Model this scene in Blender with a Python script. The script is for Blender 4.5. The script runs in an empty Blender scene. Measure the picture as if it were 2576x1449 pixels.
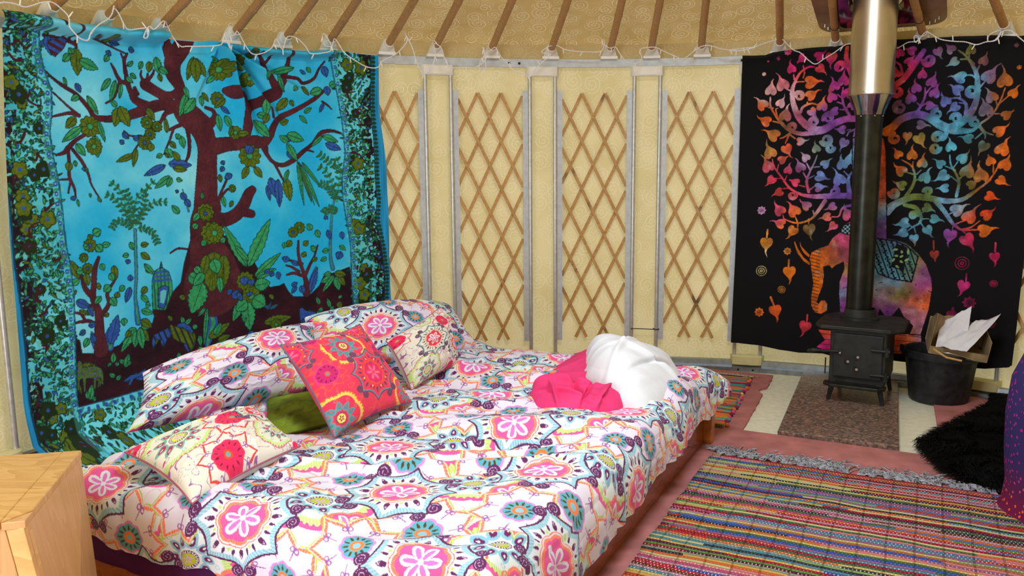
import bpy, bmesh, math, random
import numpy as np
from mathutils import Vector, Matrix

# ------------------------------------------------------------------ camera, world, lights, exposure
scene = bpy.context.scene
COL = scene.collection
PI = math.pi
CX, CY, RW = 0.6301, 2.3161, 3.2369          # centre and inner radius of the round tent


def camera():
    pitch, roll, h, f = 0.1506, -0.009, 1.3894, 2084.5
    fw = Vector((0, math.cos(pitch), -math.sin(pitch)))
    up = Vector((0, math.sin(pitch), math.cos(pitch)))
    rt = Vector((1, 0, 0))
    r2 = rt * math.cos(roll) + up * math.sin(roll)
    u2 = -rt * math.sin(roll) + up * math.cos(roll)
    cd = bpy.data.cameras.new('camera')
    cd.sensor_width = 36.0
    cd.lens = f / 2576 * 36.0
    cd.clip_start = 0.05
    co = bpy.data.objects.new('camera', cd)
    COL.objects.link(co)
    co.matrix_world = Matrix(((r2.x, u2.x, -fw.x, 0), (r2.y, u2.y, -fw.y, 0), (r2.z, u2.z, -fw.z, h), (0, 0, 0, 1)))
    scene.camera = co


camera()
world = bpy.data.worlds.new('daylight')
scene.world = world
world.use_nodes = True
world.node_tree.nodes['Background'].inputs[0].default_value = (0.86, 0.93, 1.0, 1)
world.node_tree.nodes['Background'].inputs[1].default_value = 2.1


def area(name, loc, target, sx, sy, power, col):
    ld = bpy.data.lights.new(name, 'AREA')
    ld.shape = 'RECTANGLE'
    ld.size, ld.size_y, ld.energy, ld.color = sx, sy, power, col
    o = bpy.data.objects.new(name, ld)
    COL.objects.link(o)
    o.location = loc
    o.rotation_euler = (Vector(target) - Vector(loc)).to_track_quat('-Z', 'Y').to_euler()
    return o


# daylight through the open door in the wall left of and behind the camera and through the round crown opening in the roof
area('door_daylight', (-1.93, 0.50, 1.08), (0.1, 3.1, 0.7), 1.3, 1.8, 47, (0.90, 0.95, 1.0))
area('crown_daylight', (CX, CY, 3.12), (CX, CY, 0), 1.0, 1.0, 78, (0.86, 0.94, 1.0))
scene.view_settings.view_transform = 'Standard'
scene.view_settings.look = 'None'
scene.view_settings.exposure = 0.0
scene.view_settings.gamma = 1.0
scene.view_settings.use_curve_mapping = False
scene.cycles.use_denoising = True
scene.cycles.max_bounces = 8
scene.cycles.transparent_max_bounces = 12
scene.cycles.caustics_reflective = False
scene.cycles.caustics_refractive = False
scene.cycles.sample_clamp_indirect = 6.0

rng = np.random.RandomState(7)
random.seed(11)


# ------------------------------------------------------------------ small helpers
def lin(c):
    return tuple(((v / 255) / 12.92 if v / 255 <= .04045 else ((v / 255 + .055) / 1.055) ** 2.4) for v in c) + (1.0,)


def tag(o, label=None, cat=None, group=None, kind=None):
    if label: o['label'] = label
    if cat: o['category'] = cat
    if group: o['group'] = group
    if kind: o['kind'] = kind
    return o


def empty(name, loc, label=None, cat=None, group=None, rz=0):
    o = bpy.data.objects.new(name, None)
    COL.objects.link(o)
    o.empty_display_size = .1
    o.location = loc
    o.rotation_euler = (0, 0, rz)
    return tag(o, label, cat, group)


class MB:
    """collects geometry for one mesh"""
    def __init__(self):
        self.v, self.f, self.n = [], [], 0

    def add(self, V, F):
        V = np.asarray(V, float).reshape(-1, 3)
        self.v.append(V)
        for q in F: self.f.append(tuple(i + self.n for i in q))
        self.n += len(V)
        return self

    def box(self, c, s, rot=None, taper=None):
        c = np.array(c, float); s = np.array(s, float) / 2
        V = np.array([[x, y, z] for z in (-1, 1) for y in (-1, 1) for x in (-1, 1)], float)
        if taper is not None: V[:4, :2] *= taper
        V = V * s
        if rot is not None: V = V @ np.array(rot, float).T
        return self.add(V + c, [(0, 2, 3, 1), (4, 5, 7, 6), (0, 1, 5, 4), (2, 6, 7, 3), (0, 4, 6, 2), (1, 3, 7, 5)])

    def prism(self, pts, z0, z1):
        n = len(pts)
        V = [(x, y, z0) for x, y in pts] + [(x, y, z1) for x, y in pts]
        F = [tuple(range(n))[::-1], tuple(range(n, 2 * n))] + [(i, (i + 1) % n, n + (i + 1) % n, n + i) for i in range(n)]
        return self.add(V, F)

    def tube(self, pts, r, seg=10, cap=True, flat=None):
        pts = np.asarray(pts, float); n = len(pts)
        r = np.broadcast_to(np.asarray(r, float), (n,))
        T = np.gradient(pts, axis=0) if n > 2 else np.array([pts[1] - pts[0]] * 2)
        T /= (np.linalg.norm(T, axis=1)[:, None] + 1e-12)
        ref = np.array([0, 0, 1.]) if abs(T[0][2]) < .9 else np.array([1., 0, 0])
        N = np.cross(T[0], ref); N /= np.linalg.norm(N)
        V = []
        a = np.arange(seg) / seg * 2 * PI
        for i in range(n):
            N = N - T[i] * (N @ T[i]); N /= (np.linalg.norm(N) + 1e-12)
            B = np.cross(T[i], N)
            fl = 1 if flat is None else flat
            V.append(pts[i] + r[i] * (np.cos(a)[:, None] * N + fl * np.sin(a)[:, None] * B))
        V = np.concatenate(V)
        F = [(i * seg + j, i * seg + (j + 1) % seg, (i + 1) * seg + (j + 1) % seg, (i + 1) * seg + j) for i in range(n - 1) for j in range(seg)]
        if cap: F += [tuple(range(seg))[::-1], tuple(range((n - 1) * seg, n * seg))]
        return self.add(V, F)

    def lathe(self, prof, c=(0, 0, 0), seg=32, cap=True):
        a = np.arange(seg) / seg * 2 * PI
        V = np.concatenate([np.stack([r * np.cos(a) + c[0], r * np.sin(a) + c[1], np.full(seg, z + c[2])], 1) for r, z in prof])
        n = len(prof)
        F = [(i * seg + j, i * seg + (j + 1) % seg, (i + 1) * seg + (j + 1) % seg, (i + 1) * seg + j) for i in range(n - 1) for j in range(seg)]
        if cap: F += [tuple(range(seg))[::-1], tuple(range((n - 1) * seg, n * seg))]
        return self.add(V, F)

    def ball(self, c, r, seg=10, rings=6):
        r = np.broadcast_to(np.asarray(r, float), (3,))
        V, F = [], []
        for i in range(rings + 1):
            ph = PI * i / rings
            for j in range(seg):
                th = 2 * PI * j / seg
                V.append((c[0] + r[0] * math.sin(ph) * math.cos(th), c[1] + r[1] * math.sin(ph) * math.sin(th), c[2] + r[2] * math.cos(ph)))
        for i in range(rings):
            for j in range(seg):
                F.append((i * seg + j, (i + 1) * seg + j, (i + 1) * seg + (j + 1) % seg, i * seg + (j + 1) % seg))
        return self.add(V, F)

    def build(self, name, mat, parent=None, smooth=False, bevel=0, tr=None):
        me = bpy.data.meshes.new(name)
        V = np.concatenate(self.v)
        if tr is not None: V = V @ np.array(tr[0], float).T + np.array(tr[1], float)
        me.from_pydata(V.tolist(), [], self.f)
        me.update()
        o = bpy.data.objects.new(name, me)
        COL.objects.link(o)
        if mat: me.materials.append(mat)
        bm = bmesh.new(); bm.from_mesh(me)
        bmesh.ops.remove_doubles(bm, verts=bm.verts, dist=1e-6)
        bmesh.ops.recalc_face_normals(bm, faces=bm.faces)
        bm.to_mesh(me); bm.free()
        if smooth:
            me.shade_smooth()
            try: me.set_sharp_from_angle(angle=math.radians(40))
            except Exception: pass
        if bevel:
            m = o.modifiers.new('bevel', 'BEVEL'); m.width = bevel; m.segments = 2; m.limit_method = 'ANGLE'
        if parent:
            o.parent = parent
            o.matrix_parent_inverse = Matrix.Translation(parent.location).inverted() if tr is None or True else Matrix()
        return o


def grid_obj(name, Pts, mat, parent=None, col=None, wrap=False):
    """dense cloth: Pts (n, m, 3), optional print colours (n, m, 3) in 0..1 sRGB stored on the vertices"""
    n, m = Pts.shape[:2]
    me = bpy.data.meshes.new(name)
    me.vertices.add(n * m)
    me.vertices.foreach_set('co', np.ascontiguousarray(Pts, np.float32).ravel())
    mm = m if wrap else m - 1
    i = np.arange(n - 1)[:, None] * m
    j = np.arange(mm)[None]; j2 = (j + 1) % m
    q = np.stack([i + j, i + j2, i + m + j2, i + m + j], -1).reshape(-1, 4).astype(np.int32)
    me.loops.add(q.size)
    me.loops.foreach_set('vertex_index', q.ravel())
    me.polygons.add(len(q))
    me.polygons.foreach_set('loop_start', np.arange(0, q.size, 4, dtype=np.int32))
    me.update(calc_edges=True)
    me.shade_smooth()
    if col is not None:
        a = me.color_attributes.new('print', 'BYTE_COLOR', 'POINT')
        c = np.ones((n * m, 4), np.float32); c[:, :3] = np.clip(col.reshape(-1, 3), 0, 1)
        a.data.foreach_set('color_srgb', c.ravel())
    me.materials.append(mat)
    o = bpy.data.objects.new(name, me)
    COL.objects.link(o)
    if parent:
        o.parent = parent
        o.matrix_parent_inverse = Matrix.Translation(parent.location).inverted()
    return o


def vnoise(x, y, seed=0):
    """smooth value noise in 0..1"""
    r = np.random.RandomState(seed); t = r.rand(256, 256)
    xi = np.floor(x).astype(int); yi = np.floor(y).astype(int)
    fx = x - xi; fy = y - yi
    fx = fx * fx * (3 - 2 * fx); fy = fy * fy * (3 - 2 * fy)
    g = lambda a, b: t[a & 255, b & 255]
    return (g(xi, yi) * (1 - fx) + g(xi + 1, yi) * fx) * (1 - fy) + (g(xi, yi + 1) * (1 - fx) + g(xi + 1, yi + 1) * fx) * fy


def fbm(x, y, seed=0, o=4):
    s = 0; a = .5
    for k in range(o):
        s = s + a * vnoise(x * 2 ** k, y * 2 ** k, seed + k); a *= .5
    return s


def ridge(x, y, seed=0):
    return 1 - np.abs(2 * vnoise(x, y, seed) - 1)


def cyl(a, r, z):
    a = math.radians(a)
    return (CX + r * math.sin(a), CY + r * math.cos(a), z)


# ------------------------------------------------------------------ materials
def nt(name):
    m = bpy.data.materials.new(name); m.use_nodes = True
    return m, m.node_tree.nodes, m.node_tree.links, m.node_tree.nodes['Principled BSDF']


def plain(name, c, rough=.6, metal=0, noise=.06, scale=20, bump=0, spec=.5, **kw):
    m, N, L, B = nt(name)
    B.inputs['Roughness'].default_value = rough
    B.inputs['Metallic'].default_value = metal
    B.inputs['Specular IOR Level'].default_value = spec
    tc = N.new('ShaderNodeTexCoord'); no = N.new('ShaderNodeTexNoise')
    no.inputs['Scale'].default_value = scale; no.inputs['Detail'].default_value = 5
    L.new(tc.outputs['Object'], no.inputs['Vector'])
    cr = N.new('ShaderNodeValToRGB')
    c0 = lin([max(0, v * (1 - noise * 2)) for v in c]); c1 = lin([min(255, v * (1 + noise)) for v in c])
    cr.color_ramp.elements[0].color = c0; cr.color_ramp.elements[1].color = c1
    cr.color_ramp.elements[0].position = .3; cr.color_ramp.elements[1].position = .7
    L.new(no.outputs['Fac'], cr.inputs[0]); L.new(cr.outputs[0], B.inputs['Base Color'])
    if bump:
        bp = N.new('ShaderNodeBump'); bp.inputs['Strength'].default_value = bump; bp.inputs['Distance'].default_value = .004
        L.new(no.outputs['Fac'], bp.inputs['Height']); L.new(bp.outputs[0], B.inputs['Normal'])
    for k, v in kw.items(): B.inputs[k].default_value = v
    return m


def printed(name, rough=.85, weave=1200, sheen=.2):
    m, N, L, B = nt(name)
    at = N.new('ShaderNodeAttribute'); at.attribute_name = 'print'
    tc = N.new('ShaderNodeTexCoord'); no = N.new('ShaderNodeTexNoise'); no.inputs['Scale'].default_value = weave
    L.new(tc.outputs['Object'], no.inputs['Vector'])
    bp = N.new('ShaderNodeBump'); bp.inputs['Strength'].default_value = .15; bp.inputs['Distance'].default_value = .001
    L.new(no.outputs['Fac'], bp.inputs['Height']); L.new(bp.outputs[0], B.inputs['Normal'])
    L.new(at.outputs['Color'], B.inputs['Base Color'])
    B.inputs['Roughness'].default_value = rough
    B.inputs['Specular IOR Level'].default_value = .2
    B.inputs['Sheen Weight'].default_value = sheen * .5
    return m


def wood(name, c1, c2, scale=(1, 1, 1), rough=.45, ring=9, spec=.5, burn=0):
    m, N, L, B = nt(name)
    tc = N.new('ShaderNodeTexCoord'); mp = N.new('ShaderNodeMapping'); mp.inputs['Scale'].default_value = scale
    L.new(tc.outputs['Object'], mp.inputs[0])
    no = N.new('ShaderNodeTexNoise'); no.inputs['Scale'].default_value = 1.0; no.inputs['Detail'].default_value = 2
    L.new(mp.outputs[0], no.inputs['Vector'])
    mu = N.new('ShaderNodeMath'); mu.operation = 'MULTIPLY'; mu.inputs[1].default_value = ring
    L.new(no.outputs['Fac'], mu.inputs[0])
    fr = N.new('ShaderNodeMath'); fr.operation = 'FRACT'; L.new(mu.outputs[0], fr.inputs[0])
    n2 = N.new('ShaderNodeTexNoise'); n2.inputs['Scale'].default_value = 14; n2.inputs['Detail'].default_value = 4
    L.new(mp.outputs[0], n2.inputs['Vector'])
    ad = N.new('ShaderNodeMath'); ad.operation = 'MULTIPLY_ADD'; ad.inputs[1].default_value = .5
    L.new(fr.outputs[0], ad.inputs[0])
    m2 = N.new('ShaderNodeMath'); m2.operation = 'MULTIPLY'; m2.inputs[1].default_value = .5; L.new(n2.outputs['Fac'], m2.inputs[0])
    L.new(m2.outputs[0], ad.inputs[2])
    cr = N.new('ShaderNodeValToRGB'); cr.color_ramp.elements[0].color = lin(c1); cr.color_ramp.elements[1].color = lin(c2)
    L.new(ad.outputs[0], cr.inputs[0])
    out = cr.outputs[0]
    if burn:
        n3 = N.new('ShaderNodeTexNoise'); n3.inputs['Scale'].default_value = burn; n3.inputs['Detail'].default_value = 5
        L.new(tc.outputs['Object'], n3.inputs['Vector'])
        r3 = N.new('ShaderNodeValToRGB'); r3.color_ramp.elements[0].position = .60; r3.color_ramp.elements[1].position = .70
        L.new(n3.outputs['Fac'], r3.inputs[0])
        mx = N.new('ShaderNodeMixRGB'); mx.inputs[2].default_value = lin((70, 45, 20)); L.new(out, mx.inputs[1])
        mm = N.new('ShaderNodeMath'); mm.operation = 'MULTIPLY'; mm.inputs[1].default_value = .75
        L.new(r3.outputs[0], mm.inputs[0]); L.new(mm.outputs[0], mx.inputs[0]); out = mx.outputs[0]
    L.new(out, B.inputs['Base Color'])
    B.inputs['Roughness'].default_value = rough
    B.inputs['Specular IOR Level'].default_value = spec
    return m


def canvas(name, base, line, trans, cell=.11, amount=.6, stain=None):
    """tent lining with printed spiral swirls; UV map is in metres"""
    m, N, L, B = nt(name)
    uv = N.new('ShaderNodeUVMap'); uv.uv_map = 'UVMap'

    def math_(op, a, b=None, c=None):
        n = N.new('ShaderNodeMath'); n.operation = op
        for k, q in enumerate((a, b, c)):
            if q is None: continue
            if isinstance(q, (int, float)): n.inputs[k].default_value = q
            else: L.new(q, n.inputs[k])
        return n.outputs[0]
    tot = None
    for k, (sc, off) in enumerate(((1 / cell, 0.0), (1 / (cell * .72), 3.7))):
        mp = N.new('ShaderNodeMapping'); mp.inputs['Scale'].default_value = (sc, sc, sc); mp.inputs['Location'].default_value = (off, off * 1.3, 0)
        L.new(uv.outputs[0], mp.inputs[0])
        vo = N.new('ShaderNodeTexVoronoi'); vo.voronoi_dimensions = '2D'; vo.inputs['Scale'].default_value = 1; vo.inputs['Randomness'].default_value = .85
        L.new(mp.outputs[0], vo.inputs['Vector'])
        su = N.new('ShaderNodeVectorMath'); su.operation = 'SUBTRACT'
        L.new(mp.outputs[0], su.inputs[0]); L.new(vo.outputs['Position'], su.inputs[1])
        sp = N.new('ShaderNodeSeparateXYZ'); L.new(su.outputs[0], sp.inputs[0])
        an = math_('ARCTAN2', sp.outputs[1], sp.outputs[0])
        ph = N.new('ShaderNodeSeparateXYZ'); L.new(vo.outputs['Color'], ph.inputs[0])
        t = math_('MULTIPLY_ADD', vo.outputs['Distance'], 5.2, math_('DIVIDE', an, 2 * PI))
        t = math_('ADD', t, ph.outputs[0])
        fr = math_('ABSOLUTE', math_('SUBTRACT', math_('FRACT', t), .5))
        # line thickness grows outward in the fraction domain
        ln = math_('LESS_THAN', fr, .075)
        ms = math_('LESS_THAN', vo.outputs['Distance'], math_('MULTIPLY_ADD', ph.outputs[1], .2, .34))
        q = math_('MULTIPLY', ln, ms)
        tot = q if tot is None else math_('MAXIMUM', tot, math_('MULTIPLY', q, .8))
    no = N.new('ShaderNodeTexNoise'); no.inputs['Scale'].default_value = 3; no.inputs['Detail'].default_value = 5
    L.new(uv.outputs[0], no.inputs['Vector'])
    cr = N.new('ShaderNodeValToRGB')
    cr.color_ramp.elements[0].color = lin(stain or [v * .88 for v in base]); cr.color_ramp.elements[1].color = lin(base)
    cr.color_ramp.elements[0].position = .32; cr.color_ramp.elements[1].position = .6
    L.new(no.outputs['Fac'], cr.inputs[0])
    mx = N.new('ShaderNodeMixRGB'); mx.inputs[2].default_value = lin(line)
    L.new(math_('MULTIPLY', tot, amount), mx.inputs[0]); L.new(cr.outputs[0], mx.inputs[1])
    L.new(mx.outputs[0], B.inputs['Base Color'])
    n2 = N.new('ShaderNodeTexNoise'); n2.inputs['Scale'].default_value = 9; n2.inputs['Detail'].default_value = 6
    L.new(uv.outputs[0], n2.inputs['Vector'])
    h = math_('MULTIPLY_ADD', tot, .25, n2.outputs['Fac'])
    bp = N.new('ShaderNodeBump'); bp.inputs['Strength'].default_value = .5; bp.inputs['Distance'].default_value = .012
    L.new(h, bp.inputs['Height']); L.new(bp.outputs[0], B.inputs['Normal'])
    B.inputs['Roughness'].default_value = .42; B.inputs['Specular IOR Level'].default_value = .35
    tr = N.new('ShaderNodeBsdfTranslucent'); L.new(mx.outputs[0], tr.inputs[0])
    ms_ = N.new('ShaderNodeMixShader'); ms_.inputs[0].default_value = trans
    L.new(B.outputs[0], ms_.inputs[1]); L.new(tr.outputs[0], ms_.inputs[2])
    L.new(ms_.outputs[0], N['Material Output'].inputs[0])
    return m


def set_uv(o, uvs):
    me = o.data
    lay = me.uv_layers.new(name='UVMap')
    vi = np.empty(len(me.loops), np.int32); me.loops.foreach_get('vertex_index', vi)
    lay.data.foreach_set('uv', np.ascontiguousarray(uvs.reshape(-1, 2)[vi], np.float32).ravel())


M = {}
M['alu'] = plain('aluminium', (206, 208, 206), .34, .55, .04, 40)
M['alu_flat'] = plain('aluminium_matt', (200, 208, 214), .5, .25, .03, 30)
M['alu_dark'] = plain('rail_aluminium', (150, 160, 168), .4, .8, .05, 30)
M['plastic'] = plain('white_plastic', (246, 246, 236), .45, 0, .03, 8)
M['plastic_cream'] = plain('cream_plastic', (222, 214, 160), .5, 0, .03, 8)
M['socket'] = plain('milky_plastic', (248, 249, 244), .35, 0, .02, 8)
M['bamboo'] = wood('bamboo_pole', (156, 110, 62), (198, 154, 98), (30, 30, 3), .4, 6)
M['slat'] = wood('bamboo_slat', (172, 128, 68), (210, 168, 104), (12, 12, 12), .45, 5, burn=7)
M['slat2'] = wood('bamboo_slat_plain', (178, 132, 74), (214, 172, 108), (12, 12, 12), .45, 5)
M['rivet'] = plain('rivet_metal', (190, 190, 185), .3, .9, .02)
M['black'] = plain('black_metal', (26, 27, 27), .55, .3, .2, 30, bump=.2)
M['stove'] = plain('stove_black', (38, 39, 38), .6, .2, .2, 18, bump=.3)
M['flue'] = plain('flue_enamel', (44, 46, 40), .33, .6, .15, 14)
M['steel'] = plain('polished_steel', (222, 218, 202), .33, 1.0, .06, 3)
M['steel_cone'] = plain('steel_cone', (150, 148, 150), .12, 1.0, .08, 8)
M['rubber'] = plain('black_rubber', (30, 31, 36), .6, 0, .35, 26, bump=.2)
M['card'] = plain('cardboard', (150, 128, 92), .85, 0, .1, 15)
M['paper'] = plain('white_paper', (222, 222, 232), .8, 0, .02, 10)
M['carpet'] = plain('rust_carpet', (176, 114, 112), .95, 0, .06, 9, bump=.5, spec=.1)
M['cream_floor'] = plain('cream_floor_board', (228, 226, 205), .6, 0, .03, 30)
M['purple'] = plain('purple_sheet', (88, 38, 96), .8, 0, .06, 12, bump=.2, spec=.15)
M['white'] = plain('white_cotton', (226, 231, 240), .85, 0, .01, 10, spec=.15)
M['pink'] = plain('pink_cotton', (232, 64, 126), .8, 0, .03, 10, spec=.15)
M['green'] = plain('olive_green_cotton', (112, 134, 40), .8, 0, .16, 9, bump=.4, spec=.15)
M['grey_back'] = plain('pale_grey_cotton', (222, 214, 208), .85, 0, .03, 10, spec=.15)
M['pipe_pink'] = plain('dusky_pink_piping', (170, 96, 120), .8, 0, .04, 10)
M['pipe_teal'] = plain('grey_teal_piping', (96, 110, 128), .8, 0, .04, 10)
M['pine'] = wood('pine_top', (190, 140, 74), (226, 182, 112), (2.2, 9, 5), .35, 10)
M['pine2'] = wood('pine_side', (192, 142, 88), (216, 170, 114), (14, 14, 1.2), .35, 5)
M['bedwood'] = wood('bed_wood', (150, 84, 36), (206, 132, 66), (10, 3, 14), .35, 5)
M['railwood'] = wood('varnished_rail', (112, 56, 26), (160, 90, 44), (3, 3, 22), .16, 5)
M['string'] = plain('clear_cable', (240, 242, 244), .3, 0, .02, 10, **{'Emission Strength': 0.0})
M['fur'] = plain('black_wool', (7, 7, 9), .9, 0, .2, 10, spec=.12)
M['fringe'] = plain('grey_yarn', (156, 160, 170), .9, 0, .2, 60)
M['fringe2'] = plain('cream_yarn', (198, 178, 150), .9, 0, .15, 60)
M['clear'] = plain('clear_plastic_patch', (150, 118, 92), .25, 0, .05, 10)
M['cloth_print'] = printed('printed_cotton')
M['wall'] = canvas('wall_lining', (220, 202, 150), (234, 222, 184), .22, .13, .6, (206, 187, 130))
M['roof'] = canvas('roof_lining', (198, 166, 106), (230, 212, 168), .22, .13, .85, (186, 152, 92), )


# ------------------------------------------------------------------ outlines of the two cloth prints and of the light string, in millimetres of cloth / of room
B_br = '1046,1031,81 1053,1198,67 1068,1364,56 1077,1488,54 1049,1586,63 985,1648,67 937,1686,40;937,1686,40 954,1751,27 945,1797,29 916,1858,40 920,1921,43 958,1979,45 991,2029,41 1003,2085,38;890,2073,18 890,2011,21 907,1959,34;912,1693,31 846,1698,27 779,1680,28 712,1654,24 630,1628,19 550,1616,15 489,1623,12 462,1665,10 407,1727,8 350,1759,8 302,1790,5 259,1828,3;763,1794,28 818,1763,25 866,1742,25 908,1752,18 939,1777,18;756,1809,8 743,1838,5 748,1861,3;781,1818,7 808,1851,5 814,1870,3;773,1817,6 780,1848,4;719,1746,8 698,1775,3;716,1753,7 707,1779,3;704,1760,11 690,1736,16 708,1711,19 771,1687,22;709,1715,16 680,1758,13 668,1803,11 661,1862,9 661,1906,7 679,1938,4;659,1795,10 629,1807,9 602,1864,6 592,1882,3;628,1800,6 608,1747,5 590,1716,4 549,1691,3;660,1899,5 647,1935,3;413,1627,8 369,1636,7 323,1627,5 278,1616,3;409,1630,7 364,1667,4 296,1727,3;439,1541,7 387,1511,8 346,1474,11 322,1452,8 284,1441,4;346,1474,8 344,1409,7 341,1337,7 359,1285,5 363,1241,3;341,1330,4 288,1327,2;344,1322,4 327,1265,3;368,1467,7 409,1409,7 434,1350,5 445,1298,3 485,1221,3;903,1677,16 859,1652,11 831,1612,7;939,1599,9 896,1582,7 861,1565,4;895,1574,6 875,1526,4 835,1446,3;972,1584,11 979,1511,9 971,1447,8 951,1406,5;823,1611,4 753,1555,3 699,1492,3 654,1431,3;719,1539,3 662,1538,3 632,1560,3;1120,1488,45 1192,1501,38 1272,1506,35 1354,1515,35 1408,1516,28 1447,1551,20 1468,1603,17 1498,1647,15 1574,1683,13 1650,1721,11 1727,1767,11 1781,1809,9;1301,1532,20 1315,1617,26 1329,1701,30 1384,1733,26 1459,1770,34 1502,1802,30 1464,1868,15 1432,1942,12 1404,1999,7;1506,1802,19 1547,1881,17 1579,1969,11 1582,2020,8;1432,1942,7 1471,1987,5;1556,1882,9 1630,1877,8 1666,1852,8 1732,1882,7 1763,1936,5 1798,1982,3;1201,1787,18 1245,1781,35 1297,1776,20 1320,1701,26;1053,1643,27 1102,1611,25 1129,1645,14 1124,1678,10 1082,1694,7;1407,1498,23 1423,1447,11 1457,1403,9 1512,1385,11 1578,1411,13 1647,1464,11 1705,1509,9 1756,1570,11 1823,1582,8 1875,1569,5;1466,1394,7 1491,1341,6 1516,1288,3;1666,1473,6 1708,1460,3;1059,1097,59 1148,1088,38 1221,1114,35 1269,1164,33 1300,1223,29 1325,1249,22;1258,1130,27 1312,1114,22;1115,1136,18 1129,1212,7 1180,1312,5;1128,1204,6 1176,1253,5 1212,1260,3;1466,1654,6 1455,1706,5;1773,1751,5 1801,1734,5 1828,1708,2;277,1980,7 327,1975,8 392,1969,8 428,1956,7;429,1970,7 430,1942,5;400,1981,5 407,2058,7;284,2055,5 312,2045,8 317,2029,7;491,1998,3 595,1966,3 671,1937,3;1063,1157,72 1041,1083,85 1044,999,95 1047,914,108 1068,826,136 1062,732,172;421,484,36 421,586,24 425,671,19 404,751,15 413,811,13 424,886,12 449,945,7;411,742,12 369,802,12 355,864,8 340,903,8 297,938,5;435,654,12 480,709,10 477,764,8 514,814,5 536,842,3;420,610,10 371,641,8 332,644,7 300,642,4;355,644,7 335,681,6 301,694,4;424,702,8 377,717,6 353,713,4;1620,627,21 1623,693,15 1612,749,11 1591,825,9 1585,890,7 1588,944,4;1620,730,9 1652,792,8 1684,846,5 1706,909,3;1611,731,9 1554,754,8 1506,749,5;1583,761,8 1537,793,6 1505,804,4;1605,805,8 1539,829,6 1502,841,4;931,944,4 875,952,4 831,932,3'
B_gr = '293,567 316,555 321,489 388,475 453,482 519,493 554,522 614,544 675,563 706,578 717,609 711,647 788,644 832,726 879,770 903,868 936,956 968,1046 1195,988 1220,943 1242,862 1314,838 1339,783 1363,718 1399,687 1456,690 1485,701 1511,648 1538,617 1595,611 1654,624 1705,666 1736,720 1825,741 1905,764 1917,677 1916,522 1931,414 1918,317 1530,272 969,294 615,241 447,232 270,230 282,382'
B_bl = '650,1067,10 643,949,10 636,831,10 623,736,10 624,656,14 627,591,17;1825,1182,6 1801,1090,8 1786,951,10 1785,829,11 1797,762,15;1058,681,18 1035,597,22 1048,526,27 1015,443,23 1003,393,9;949,1146,7 937,1212,5 923,1262,4;470,490,17 475,553,28 513,617,9;394,505,14 387,553,17 380,585,4;1645,634,13 1658,699,17 1690,780,6'
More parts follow.
